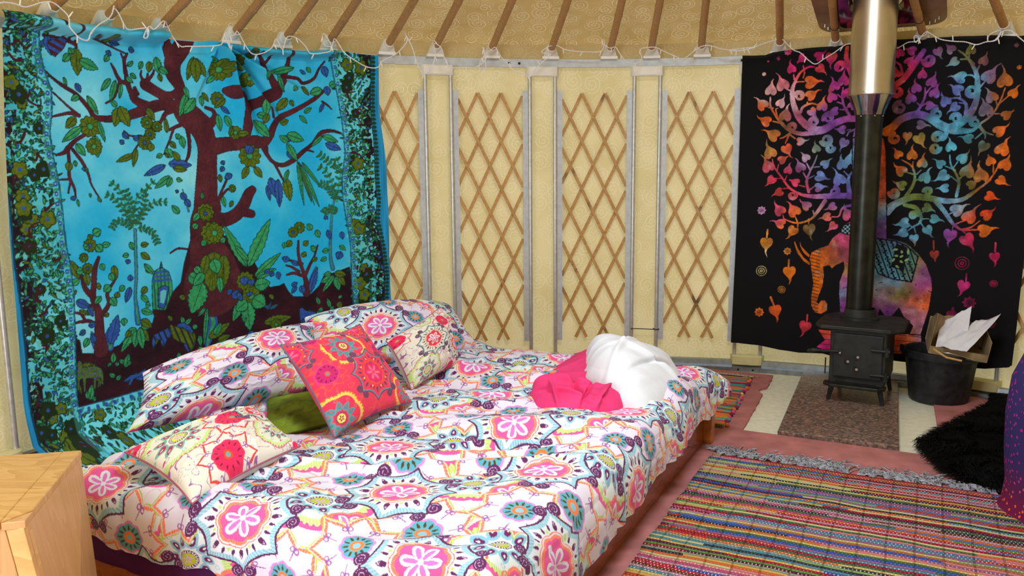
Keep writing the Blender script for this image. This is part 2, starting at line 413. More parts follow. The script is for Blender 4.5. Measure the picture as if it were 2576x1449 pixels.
B_lv = '426,1941,422,1813,59,1;436,1885,523,1850,50,0;393,1909,357,1871,33,0;408,1911,396,1938,33,0;576,1920,593,1944,25,2;688,1961,720,1956,26,2;583,1921,558,1889,25,0;582,1811,530,1749,25,0;609,1805,572,1700,25,0;635,1792,621,1717,19,0;674,1877,707,1903,19,0;686,1841,717,1821,22,0;661,1824,699,1797,19,0;796,1910,784,1856,35,1;831,1936,841,1852,44,0;843,1883,890,1856,35,0;841,1852,850,1814,23,1;756,1907,736,1867,21,0;1031,1953,989,1831,36,1;1039,1946,1084,1853,45,1;1039,1946,1035,1822,54,1;984,1768,933,1638,40,0;970,1798,990,1736,22,0;1025,1738,959,1655,53,0;1070,1772,1101,1725,23,1;1060,1755,1065,1699,27,0;1167,1948,1169,1843,82,1;1167,1940,1125,1961,27,0;1145,1865,1099,1822,27,0;1256,1979,1278,1898,55,1;1304,1892,1335,1819,73,1;1337,2002,1381,1988,46,1;1614,1936,1447,1892,37,0;1502,1895,1542,1794,22,0;1449,1918,1445,1858,18,0;1156,1777,1151,1703,54,1;1198,1746,1133,1694,36,1;1169,1703,1219,1664,27,2;1149,1661,1160,1571,36,0;1192,1655,1223,1589,36,0;1251,1598,1237,1530,45,1;1257,1556,1320,1565,36,1;1212,1547,1233,1597,27,1;1421,1755,1425,1661,46,0;1380,1669,1434,1653,37,0;1559,1761,1491,1689,46,1;1577,1753,1593,1718,28,1;1360,1634,1446,1541,55,0;1435,1670,1414,1618,37,1;1505,1620,1562,1639,37,1;421,1720,381,1696,25,0;459,1722,505,1637,33,0;442,1620,481,1534,84,1;397,1618,343,1566,42,1;423,1576,319,1502,38,0;481,1534,487,1430,50,0;472,1519,473,1445,50,1;502,1608,529,1505,22,0;389,1496,426,1438,36,0;411,1777,430,1735,25,2;354,1800,365,1759,15,0;606,1679,573,1707,25,0;609,1672,586,1581,51,1;618,1679,662,1583,60,1;762,1678,798,1618,38,1;742,1632,771,1578,61,1;798,1610,819,1564,52,1;754,1570,783,1524,52,1;709,1523,763,1485,43,1;679,1446,579,1408,26,1;689,1476,666,1384,29,1;773,1501,761,1461,38,1;860,1557,857,1636,22,1;873,1510,904,1478,26,1;934,1542,947,1478,35,0;926,1550,908,1526,26,0;623,1552,653,1522,25,2;677,1522,710,1531,26,2;627,1499,604,1514,22,2;839,1390,719,1337,38,2;856,1398,983,1389,52,2;880,1374,956,1365,35,1;876,1430,846,1478,44,0;917,1414,886,1462,35,1;860,1334,772,1272,35,0;868,1326,839,1278,26,0;893,1317,926,1309,21,0;826,1446,792,1430,21,0;859,1430,844,1454,17,1;1324,1480,1319,1395,119,1;1309,1378,1269,1310,40,1;1345,1377,1387,1316,40,1;1325,1497,1313,1446,55,2;1557,1551,1537,1516,46,2;1548,1560,1649,1526,56,0;1555,1516,1501,1551,37,0;1553,1472,1578,1419,43,2;1545,1507,1606,1410,41,0;1606,1410,1631,1149,20,0;1615,1401,1679,1166,18,1;1624,1392,1726,1137,22,0;1634,1401,1750,1246,20,0;1619,1383,1697,1147,11,1;1805,1840,1812,1787,42,2;1776,1821,1700,1792,47,0;1824,1841,1873,1870,38,0;1782,1742,1751,1688,20,2;1433,1315,1464,1200,55,2;1479,1306,1480,1146,46,2;1526,1314,1547,1179,56,1;1412,1272,1426,1184,24,2;1547,1358,1515,1287,22,0;1781,1509,1875,1473,47,2;1764,1554,1858,1518,38,0;1764,1554,1695,1490,22,0;1655,1834,1690,1783,32,1;1618,1832,1598,1805,24,0;1628,1667,1673,1624,22,0;1657,1685,1705,1713,22,0;1791,1954,1808,1893,42,2;1669,1922,1658,1904,37,2;1688,1940,1715,1915,28,0;347,1409,336,1365,36,1;374,1416,376,1387,18,0;418,1386,419,1364,28,2;420,1372,435,1371,21,1;369,1233,374,1196,13,0;348,1249,353,1227,25,2;470,1237,484,1213,13,1;433,1260,435,1238,11,1;1197,1311,1181,1345,45,2;1166,1379,1146,1354,27,2;1159,1413,1166,1388,23,2;1137,1338,1143,1295,27,1;1204,1277,1211,1243,40,1;1147,1219,1161,1159,27,0;1207,1192,1187,1158,21,1;913,1244,944,1202,35,2;936,1210,959,1168,35,2;897,1138,857,1181,35,0;897,1261,887,1245,17,2;1020,1174,1068,1096,80,1;1009,1133,971,1093,35,0;1031,1207,1034,1248,16,0;291,1981,304,1893,50,2;334,1976,313,1915,50,2;278,2000,299,1989,20,0;589,1987,643,1978,25,2;551,1987,598,2003,25,1;1024,1100,1063,1157,53,1;968,1053,996,1077,35,0;1019,1033,1124,1009,116,1;1093,1071,1086,969,81,1;1007,975,1041,964,35,0;1121,967,1150,991,32,0;1082,919,1050,698,135,1;1135,897,1113,700,81,1;1037,905,1003,790,54,1;1071,877,1092,797,72,0;1266,816,1145,1059,55,0;1275,815,1420,1079,73,0;1278,850,1201,944,36,0;1309,758,1475,879,46,0;1318,749,1442,791,37,0;1000,756,927,594,108,0;925,806,992,757,71,0;962,845,995,807,44,0;1013,806,947,745,54,0;1100,779,1103,684,40,0;1269,709,1236,766,101,1;1266,656,1302,634,111,1;1228,633,1165,517,55,0;1255,621,1263,449,83,0;1293,635,1364,581,92,0;1306,705,1400,713,74,0;1255,621,1187,576,74,0;1176,684,1210,644,55,2;1201,646,1229,660,55,2;1249,764,1242,712,55,2;1285,743,1288,707,46,2;1166,676,1140,697,36,2;1272,673,1275,646,37,2;607,561,524,455,43,0;615,560,556,546,34,0;615,552,599,465,43,0;632,565,677,484,43,1;632,565,640,449,43,0;641,572,691,555,26,0;582,557,554,522,29,1;644,604,699,554,43,1;1794,715,1715,684,38,0;1805,723,1722,626,32,0;1814,713,1830,626,48,0;1834,712,1871,651,38,1;1805,733,1883,717,42,1;1785,734,1736,729,28,0;304,944,342,850,41,1;406,1039,416,978,42,1;431,1060,472,1079,42,0;403,1009,379,996,37,0;442,1006,471,973,42,0;330,889,377,891,36,0;387,920,391,874,50,1;342,850,294,826,33,0;376,876,386,814,37,1;458,913,471,880,30,0;473,1003,514,1007,30,0;520,898,530,827,37,1;496,800,461,773,42,0;448,806,424,802,34,1;444,753,409,719,30,0;491,738,519,695,42,0;523,734,533,764,31,1;322,800,289,782,28,1;421,1038,408,1061,30,1;368,967,381,936,42,1;501,862,514,821,34,0;476,662,451,651,22,1;317,748,384,707,42,2;376,709,396,659,25,2;328,701,381,670,20,1;350,598,317,581,28,2;368,618,408,619,28,2;392,528,380,577,29,2;471,506,523,647,60,2;363,557,335,516,34,0;1545,947,1514,912,37,1;1568,1036,1624,1006,47,1;1537,974,1577,1017,46,1;1700,1002,1717,954,34,0;1672,1003,1645,1041,37,0;1506,940,1495,905,28,0;1666,884,1696,900,41,0;1619,914,1649,940,34,1;1672,818,1702,835,28,1;1607,869,1635,849,34,1;1512,858,1500,822,46,2;1539,828,1585,797,28,2;1644,634,1700,779,41,2;1560,679,1529,636,28,2;1588,677,1605,628,37,2;1531,682,1570,697,28,2;1772,1081,1751,1064,28,2;1768,998,1785,941,32,2;1855,984,1863,937,32,2;1850,862,1828,816,48,2;1842,900,1880,870,28,0;1772,877,1733,870,32,0;1760,830,1721,815,28,0;1422,775,1402,749,33,2;1450,772,1457,726,33,2;1404,785,1366,771,27,2;600,779,569,703,34,2;603,810,605,842,26,2;603,921,593,898,29,2;605,944,572,940,22,0;619,1006,632,966,25,0;674,986,716,990,26,1;671,946,718,910,34,1;699,871,713,838,34,1;683,889,737,827,29,0;690,767,655,740,35,1;654,732,692,686,29,0;568,791,541,763,25,0;554,626,551,587,34,0;648,652,713,626,34,0;675,680,700,669,26,0;836,540,929,491,62,2;894,497,895,386,54,2;929,491,913,391,36,1;774,533,788,481,62,2;722,517,699,447,35,1;755,503,758,436,26,2;795,580,814,594,35,1;1349,483,1522,498,56,1;1406,485,1442,443,65,1;1582,547,1597,451,38,2;1599,507,1686,479,57,2;1253,442,1289,409,37,2;1372,553,1403,604,14,2;1391,560,1440,581,13,2;1383,570,1355,582,13,2;304,430,411,383,51,1;350,420,414,327,51,1;316,396,326,332,22,1;408,344,388,302,17,1;295,417,306,453,25,1;281,358,299,292,17,1;527,301,630,328,29,2;587,321,644,292,35,2;561,302,550,272,14,2;646,316,669,278,17,1;479,408,483,463,26,0;461,396,454,414,20,0;493,389,503,411,20,0;481,336,450,359,20,0;487,318,514,337,20,0;541,371,564,439,35,0;535,397,512,418,20,0;552,393,576,388,21,0;335,252,358,325,34,0;328,261,324,301,20,0;347,249,368,259,20,0;880,550,865,586,21,0;888,541,925,569,21,0;870,526,876,491,17,0;963,469,967,407,27,0;948,506,932,534,27,0;949,402,991,360,36,0;842,395,830,346,21,0;797,370,786,346,21,0;1018,616,985,404,23,0;1009,617,961,572,18,0;1015,443,1146,511,54,1;1052,455,1092,519,40,0;1067,417,1142,441,40,1;1220,510,1249,524,22,0;1048,394,1094,404,27,0;1699,553,1682,602,21,0;1718,532,1687,507,21,0;1697,515,1676,480,19,0;1766,527,1749,586,23,0;1766,508,1787,534,21,0;1746,500,1725,484,21,0;1838,577,1829,597,23,0;1816,522,1837,558,38,1;1395,623,1415,639,37,1;872,678,891,701,35,1;637,1099,614,1104,10,1;637,1099,654,1114,10,1;629,1130,606,1136,10,0;629,1130,646,1146,10,0;621,1162,598,1167,10,1;621,1162,638,1177,10,1;611,1193,589,1196,10,0;611,1193,627,1209,10,0;601,1223,578,1226,10,1;601,1223,617,1240,10,1;590,1253,568,1256,10,0;590,1253,606,1270,10,0;575,1280,553,1272,10,1;575,1280,581,1301,10,1;551,1301,529,1293,10,0;551,1301,557,1322,10,0;645,1100,627,1114,10,1;645,1100,667,1107,10,1;651,1134,633,1148,10,0;651,1134,674,1141,10,0;658,1167,640,1181,10,1;658,1167,680,1175,10,1;665,1201,647,1215,10,0;665,1201,687,1209,10,0;679,1231,674,1253,10,1;679,1231,701,1224,10,1;706,1254,701,1276,10,0;706,1254,728,1247,10,0;734,1278,729,1300,10,1;734,1278,756,1271,10,1;761,1302,756,1324,10,0;761,1302,784,1295,10,0;635,1095,611,1096,10,1;635,1095,648,1114,10,1;622,1120,599,1121,10,0;622,1120,635,1139,10,0;609,1145,586,1145,10,1;609,1145,622,1163,10,1;596,1168,572,1166,10,0;596,1168,606,1188,10,0;580,1191,557,1189,10,1;580,1191,591,1211,10,1;564,1213,541,1211,10,0;564,1213,575,1233,10,0;549,1235,530,1222,10,1;549,1235,547,1257,10,1;523,1246,504,1233,10,0;523,1246,522,1268,10,0;667,1101,657,1121,10,1;667,1101,690,1098,10,1;683,1122,674,1143,10,0;683,1122,707,1119,10,0;700,1144,690,1164,10,1;700,1144,724,1141,10,1;717,1166,707,1186,10,0;717,1166,741,1163,10,0;739,1182,739,1205,10,1;739,1182,759,1171,10,1;764,1196,763,1219,10,0;764,1196,784,1185,10,0;790,1202,804,1221,10,1;790,1202,801,1181,10,1;819,1200,832,1220,10,0;819,1200,829,1180,10,0;633,1081,612,1072,10,1;633,1081,637,1103,10,1;619,1091,597,1083,10,0;619,1091,623,1114,10,0;604,1102,583,1093,10,1;604,1102,608,1124,10,1;589,1111,573,1095,10,0;589,1111,584,1133,10,0;571,1115,555,1100,10,1;571,1115,566,1137,10,1;554,1119,564,1099,10,0;554,1119,532,1121,10,0;544,1104,554,1084,10,1;544,1104,521,1107,10,1;533,1090,543,1070,10,0;533,1090,511,1092,10,0;674,1073,688,1092,10,1;674,1073,684,1052,10,1;693,1072,707,1091,10,0;693,1072,703,1051,10,0;711,1067,733,1077,10,1;711,1067,709,1045,10,1;727,1057,748,1067,10,0;727,1057,724,1034,10,0;743,1046,764,1056,10,1;743,1046,740,1023,10,1;751,1030,774,1026,10,0;751,1030,735,1013,10,0;757,1012,781,1008,10,1;757,1012,741,995,10,1;763,995,787,991,10,0;763,995,747,978,10,0;642,1110,622,1120,10,1;642,1110,663,1121,10,1;642,1132,622,1142,10,0;642,1132,663,1143,10,0;642,1154,622,1165,10,1;642,1154,663,1166,10,1;642,1176,622,1187,10,0;642,1176,662,1188,10,0;640,1198,617,1202,10,1;640,1198,656,1215,10,1;633,1219,610,1223,10,0;633,1219,649,1236,10,0;626,1240,603,1244,10,1;626,1240,642,1257,10,1;619,1261,597,1264,10,0;619,1261,635,1277,10,0;660,1100,649,1120,10,1;660,1100,684,1100,10,1;673,1121,661,1140,10,0;673,1121,697,1121,10,0;686,1142,674,1161,10,1;686,1142,710,1141,10,1;695,1164,680,1181,10,0;695,1164,719,1168,10,0;704,1187,689,1204,10,1;704,1187,728,1190,10,1;713,1209,698,1226,10,0;713,1209,737,1213,10,0;717,1232,695,1241,10,1;717,1232,736,1246,10,1;715,1256,693,1264,10,0;715,1256,734,1270,10,0;1832,1180,1804,1192,12,1;1832,1180,1857,1196,12,1;1829,1215,1801,1227,12,0;1829,1215,1853,1232,12,0;1822,1250,1792,1254,12,1;1822,1250,1841,1272,12,1;1809,1283,1779,1286,12,0;1809,1283,1828,1304,12,0;1796,1315,1767,1319,12,1;1796,1315,1815,1337,12,1;1783,1348,1757,1334,11,0;1783,1348,1785,1376,11,0;1752,1366,1726,1352,11,1;1752,1366,1754,1394,11,1;1845,1182,1821,1198,12,1;1845,1182,1873,1192,12,1;1850,1220,1826,1237,12,0;1850,1220,1878,1231,12,0;1855,1259,1831,1276,12,1;1855,1259,1883,1270,12,1;1862,1298,1838,1315,12,0;1862,1298,1890,1308,12,0;1868,1336,1845,1353,12,1;1868,1336,1896,1347,12,1;1862,1374,1833,1379,12,0;1862,1374,1883,1394,12,0;1850,1411,1821,1416,12,1;1850,1411,1871,1431,12,1;1829,1189,1799,1189,12,1;1829,1189,1844,1214,12,1;1819,1206,1789,1206,12,0;1819,1206,1834,1231,12,0;1809,1223,1779,1222,12,1;1809,1223,1824,1248,12,1;1799,1240,1769,1239,12,0;1799,1240,1814,1264,12,0;1788,1256,1764,1239,12,1;1788,1256,1786,1284,12,1;1770,1264,1746,1246,11,0;1770,1264,1767,1292,11,0;1751,1271,1727,1254,11,1;1751,1271,1749,1299,11,1;1834,1109,1811,1090,12,1;1834,1109,1829,1137,12,1;1820,1114,1797,1095,12,0;1820,1114,1816,1142,12,0;1806,1119,1783,1100,12,1;1806,1119,1802,1147,12,1;1793,1124,1770,1105,12,0;1793,1124,1788,1152,12,0;1780,1124,1787,1096,12,1;1780,1124,1752,1133,12,1;1769,1115,1776,1087,12,0;1769,1115,1741,1124,12,0;1758,1105,1765,1078,11,1;1758,1105,1730,1114,11,1;1864,1339,1834,1341,12,1;1864,1339,1882,1363,12,1;1853,1362,1823,1364,12,0;1853,1362,1870,1386,12,0;1833,1379,1805,1367,12,1;1833,1379,1838,1407,12,1;1812,1394,1785,1383,12,0;1812,1394,1817,1422,12,0;1791,1409,1764,1398,12,1;1791,1409,1797,1437,12,1;1771,1425,1743,1413,11,0;1771,1425,1776,1452,11,0;1750,1440,1723,1429,11,1;1750,1440,1756,1467,11,1'
B_st = '642,1084,3 617,1179,3 584,1272,3 540,1312,3;642,1084,3 669,1223,3 722,1268,3 775,1314,4;642,1084,3 600,1164,3 549,1235,3 511,1252,3;659,1090,3 723,1173,3 775,1203,4 834,1200,4;641,1076,3 595,1110,3 556,1120,3 529,1083,3;666,1074,3 707,1071,3 746,1045,4 767,987,4;643,1099,3 642,1193,3 616,1271,3;655,1091,3 688,1144,3 718,1221,3 714,1268,3;1834,1163,4 1827,1237,4 1784,1348,4 1737,1376,4;1843,1163,4 1858,1273,4 1871,1347,4 1845,1429,4;1834,1181,4 1789,1256,4 1742,1276,4;1841,1107,4 1784,1128,4 1754,1101,4;1870,1328,4 1852,1365,4 1741,1448,4'
B_hut = '720,797 735,844 774,864 815,835 828,784 828,726 782,633 711,647;749,753 784,765 809,753 796,697 775,642 741,655;767,861 777,892 783,859'
B_an = '297,455 307,457 317,443 319,420 382,414 413,395 422,366 417,311 410,313 408,345 385,350 372,298 364,300 369,354 330,363 319,295 312,297 314,367 298,363 289,311 281,312 287,404;520,304 563,326 605,326 627,337 645,346 648,333 626,317 604,309 578,303 555,275 547,281 561,302 536,300;1572,539 1587,547 1610,525 1668,510 1691,478 1680,461 1589,476 1582,444 1574,473 1571,511;798,555 819,544 878,517 920,485 934,439 903,376 889,430 839,456 814,477 804,521;705,512 757,528 797,539 799,505 769,459 758,428 754,479 720,485 694,431 693,473;392,1976 371,1988 296,1956 287,1940 299,1907 319,1888 370,1935'
B_in = '220,2086 258,2004 252,1909 262,1828 290,1740 284,1642 265,1551 269,1445 287,1316 292,1135;1824,2045 1847,1922 1870,1790 1884,1664 1893,1537 1899,1446 1879,1308 1878,1187;292,1130 293,1020 304,930 310,795 300,645 283,420 270,234;270,234 447,232 615,241 788,244 1151,288 1928,316;1878,1180 1888,1068 1911,897 1915,763 1918,590 1918,317'
B_out = '70,2064 54,1776 34,1309;2085,2032 2079,1723 2086,1351 2084,1039;45,1249 38,974 49,761 49,546 42,226;2099,1174 2109,886 2133,690 2126,493'
B_top = [[101, 2065], [203, 2062], [294, 2059], [386, 2049], [520, 2052], [659, 2055], [866, 2069], [872, 2036], [905, 2030], [1034, 2030], [1144, 2047], [1255, 2038], [1437, 2031], [1672, 2031], [1866, 2050], [2012, 2033], [2131, 2032]]
B_lft = [[91, 2006], [58, 1596], [28, 1073], [24, 713], [16, 382], [8, 81]]
B_rgt = [[2131, 2032], [2136, 1657], [2159, 1368], [2171, 1122], [2159, 824], [2172, 494], [2180, 261]]
E_br = '711,1633,20 641,1631,20 579,1608,22 525,1576,24 477,1569,24 411,1604,22 360,1664,19 328,1749,15 322,1817,13 336,1866,9 366,1923,7 413,1954,6 445,1952,4;494,1560,17 446,1553,15 381,1550,13 315,1573,11 264,1616,8 220,1677,6 194,1728,6 192,1779,4;663,1655,9 630,1706,7 615,1772,6 618,1821,4;675,1883,20 646,1941,17 627,1999,13 632,2055,11;332,1866,6 356,1867,5 388,1866,4;376,1681,9 391,1714,8 438,1733,6 487,1719,4;411,1722,5 414,1742,4;322,1808,5 289,1826,4;211,1711,5 182,1716,4;238,1659,5 228,1702,4 240,1710,3;264,1616,5 214,1630,4;289,1599,5 263,1633,3;332,1564,7 284,1531,5 259,1523,3;316,1551,6 301,1513,5 293,1492,3;316,1547,5 350,1521,4;619,1755,5 587,1781,4;621,1722,5 589,1736,4;619,1755,4 638,1771,3;638,1697,5 668,1712,4;646,1689,6 607,1690,4;714,1571,9 668,1556,6 654,1532,4;699,1564,5 693,1522,4;652,1565,4 671,1568,4;383,1889,4 390,1922,4 380,1964,4;331,1883,6 326,1912,4;876,1551,28 905,1574,24 940,1613,22 984,1636,22 1042,1646,22 1102,1624,22 1162,1582,24 1221,1553,24 1278,1544,18 1334,1546,11 1373,1583,7 1424,1626,6 1460,1700,5 1480,1773,3;1206,1565,20 1268,1587,22 1314,1639,20 1340,1706,16 1342,1782,15 1334,1850,12 1310,1905,9 1272,1960,6 1231,1995,4;899,1815,18 949,1852,18 990,1912,18 1023,1964,17 1050,2009,13;1027,1650,9 1054,1696,8 1072,1751,6 1069,1798,4;1293,1639,11 1289,1693,8 1252,1727,6 1203,1730,3;948,1867,7 930,1932,6 899,1957,4;1054,1689,5 1031,1713,4;1061,1696,5 1096,1718,4;1072,1758,5 1098,1796,4;1259,1725,4 1254,1756,3;1296,1693,3 1254,1703,3;1316,1912,6 1287,1940,5 1245,1944,4;1287,1944,5 1289,1966,4;1333,1873,5 1344,1902,4;1332,1835,6 1307,1852,5 1279,1854,4;1353,1781,6 1381,1817,4;1424,1634,5 1465,1632,3;1448,1678,4 1498,1727,3;1411,1619,5 1397,1635,3;1448,1678,4 1440,1701,3;1366,1575,6 1396,1536,5 1439,1516,3;1367,1560,5 1398,1521,5 1399,1498,3;1390,1537,5 1351,1499,4;1200,1542,13 1188,1503,11 1153,1496,9;1274,1172,9 1283,1251,8 1266,1298,6 1234,1353,5 1224,1408,3;1288,1275,5 1308,1306,3;1257,1322,5 1205,1345,3;1249,1337,4 1268,1369,3;1283,1251,5 1238,1286,3;1003,1167,11 1037,1233,9 1044,1290,7 1023,1346,5 968,1383,3;1031,1322,4 1029,1371,3;1033,1298,5 987,1314,3;1055,1298,4 1076,1322,3;1043,1257,5 1079,1274,3;1330,1173,9 1370,1205,7 1423,1252,5 1460,1306,5 1480,1360,3;1423,1252,4 1400,1283,3;1454,1298,4 1450,1352,3;719,1164,20 624,1167,18 544,1162,17 463,1161,13 397,1174,9 329,1213,7 277,1282,6 233,1342,5 218,1394,3;445,1187,9 430,1256,8 448,1316,6 470,1367,5 486,1417,3;687,1172,15 675,1248,11 681,1290,7 703,1323,6 705,1365,4;448,1324,5 425,1367,4;455,1341,5 503,1345,3;429,1273,5 408,1307,4;442,1273,5 473,1290,3;675,1248,6 644,1248,4;673,1290,5 648,1315,4;250,1325,4 257,1360,3;285,1273,4 235,1273,3;295,1247,4 310,1290,3;329,1213,4 288,1208,3;453,1204,6 476,1222,4;419,1221,5 386,1230,3;898,1076,31 938,1114,22 982,1139,20 1048,1165,20 1130,1158,18 1218,1144,16 1303,1153,13 1371,1202,7 1442,1268,5;1159,1150,15 1207,1095,13 1246,1040,11 1270,1009,9 1315,979,6 1371,981,5 1406,983,3;998,1115,11 1059,1100,13 1092,1052,9 1087,1011,7 1051,985,5 1022,959,3;1321,983,5 1363,997,5 1403,1034,3;545,1133,13 507,1072,11 469,1020,7 404,993,6 354,996,5 303,1017,3;706,1110,9 651,1092,7 630,1040,5 590,1035,3;388,992,5 369,1036,3;388,992,5 389,966,3;452,1020,4 454,985,4;484,1046,5 475,1072,3;303,1017,4 294,1043,3;1091,1068,4 1119,1085,3;1093,1035,4 1137,1037,3;1086,1019,5 1110,987,3;1058,985,4 1068,952,3;1051,985,4 1020,1000,3;1237,1064,4 1265,1081,3;1270,1009,4 1265,977,3;1315,979,4 1338,956,3;1277,1009,5 1312,1027,4 1339,1036,3;205,945,6 203,892,5;343,754,6 343,700,5;240,507,7 266,445,5;470,403,6 470,358,4;1491,913,5 1493,862,5;1356,725,5 1356,676,5;1169,908,5 1174,855,4;1298,516,7 1289,474,5'
E_lv = '312,1946,297,2004;194,1821,200,1896;263,1852,231,1933;147,1733,98,1790;255,1739,285,1792;172,1631,108,1662;221,1544,148,1588;286,1662,300,1741;428,1862,511,1870;432,1783,490,1822;502,1714,511,1784;444,1682,482,1635;469,2016,519,2046;374,2009,347,1985;480,1942,526,1902;541,2004,536,1930;567,1831,550,1897;618,1861,618,1934;556,1765,529,1824;645,1786,669,1850;676,1712,705,1751;575,1682,520,1680;624,1569,572,1575;383,1503,439,1510;303,1457,334,1393;478,1455,463,1510;204,1433,168,1515;276,1389,317,1414;419,1400,385,1443;195,1347,158,1429;316,1324,326,1376;389,1341,362,1405;534,1361,576,1403;634,1356,619,1424;639,1490,611,1432;684,1385,687,1472;218,1264,178,1216;364,1247,327,1264;509,1285,575,1260;623,1264,587,1348;267,1186,214,1159;504,1217,564,1226;987,2013,938,2032;1125,1998,1149,1947;1192,2004,1162,2037;1294,1988,1288,2026;1214,1934,1170,1907;1363,1926,1383,1980;976,1952,1007,1988;1050,1872,1051,1915;1103,1826,1128,1887;1022,1796,1007,1856;1122,1763,1139,1824;996,1738,977,1802;1100,1694,1147,1692;1182,1713,1150,1769;1251,1844,1180,1860;1241,1776,1189,1817;1233,1680,1186,1643;1396,1838,1444,1916;1475,1810,1465,1907;1520,1740,1546,1790;1417,1724,1386,1786;1391,1657,1369,1734;1495,1623,1536,1651;1467,1537,1522,1577;1060,1585,1118,1579;990,1523,989,1467;1057,1506,1090,1441;947,1415,918,1460;1022,1410,1018,1475;1080,1362,1084,1426;968,1318,916,1363;1100,1277,1125,1345;1227,1455,1215,1518;1315,1500,1258,1517;1395,1456,1364,1398;1488,1435,1513,1510;1179,1357,1137,1393;1291,1388,1333,1437;1435,1371,1422,1405;1507,1351,1533,1419;1321,1313,1346,1406;1392,1290,1369,1375;976,1232,918,1256;1198,1290,1138,1249;1347,1239,1387,1267;1493,1264,1540,1230;1209,1218,1155,1217;910,1885,904,1917;922,2002,908,2043;1445,1175,1501,1153;1435,1070,1487,1114;1430,980,1505,1006;1348,1055,1395,1139;1282,1093,1346,1138;1255,948,1242,870;1346,924,1393,855;1122,1101,1178,1078;1166,1037,1225,1027;1004,1007,937,989;1133,971,1166,919;1000,949,940,926;1062,919,1072,870;276,1069,232,1130;363,1066,319,1139;436,1101,385,1140;283,986,219,1011;360,943,325,881;459,954,474,876;590,1099,539,1072;561,1034,501,1020;600,979,561,935;684,1049,649,1117;201,860,196,766;350,678,361,593;272,422,295,342;460,330,442,252;1492,834,1503,776;1344,655,1329,584;1179,828,1187,782;1292,478,1299,433'
E_sp = '365,1781,31,180,-1;457,1621,29,200,-1;541,1642,33,200,-1;537,1508,36,200,1;560,1458,27,0,-1;593,1944,33,0,1;598,1192,29,90,-1;332,1593,27,200,-1;1081,1952,34,180,1;923,1781,31,180,1;939,1689,36,90,1;1315,1764,36,0,-1;1140,1645,31,90,1;1244,1618,29,180,-1;1341,1591,27,90,1;1151,1511,32,0,1;1144,1448,30,0,-1;923,1509,32,100,1;1120,1197,25,180,-1;937,1187,31,180,1;349,1165,25,0,-1;1050,1054,25,0,1;941,1179,27,180,1;1123,1198,23,180,-1;1046,1058,18,0,1'
E_el = '634,938 596,902 574,858 526,839 478,811 463,775 473,732 483,679 495,609 486,529 488,467 511,423 553,413 589,438 592,482 573,508 548,506 535,483 526,491 535,532 557,595 562,666 555,718 588,728 605,707 628,730 671,754 677,715 653,635 652,557 659,496 668,399 728,404 887,417 896,470 925,429 946,414 975,443 1003,488 1029,439 1086,385 1070,332 1134,335 1170,495 1181,621 1173,686 1139,767 1090,830 1027,885 957,907 911,913 900,1105 879,1434 863,1515 686,1519 698,1269 710,1016 664,990'
E_bl = '833,910 958,898 1028,868 1091,809 1063,653 963,663 876,691 841,766'
E_bl2 = '966,882 1028,860 1017,717 943,738'
E_bs = '540,314 598,314 943,319 1134,340 1149,218 949,202 604,180 533,199 585,250'
E_tk = '371,891 394,835 434,774 476,741 473,719 431,748 391,799 370,860;400,901 418,844 470,793 467,769 429,801 406,844'
E_hd = '638,942 664,986 711,1000 715,923 675,930'
E_fl = '164,1069,29;176,678,37;306,560,26;172,406,32;332,810,26;1329,785,43;1498,679,22;1381,557,38;1498,449,31;149,1921,13;232,2013,11;288,2050,24;1518,1997,12;1539,1878,12;171,1998,5'
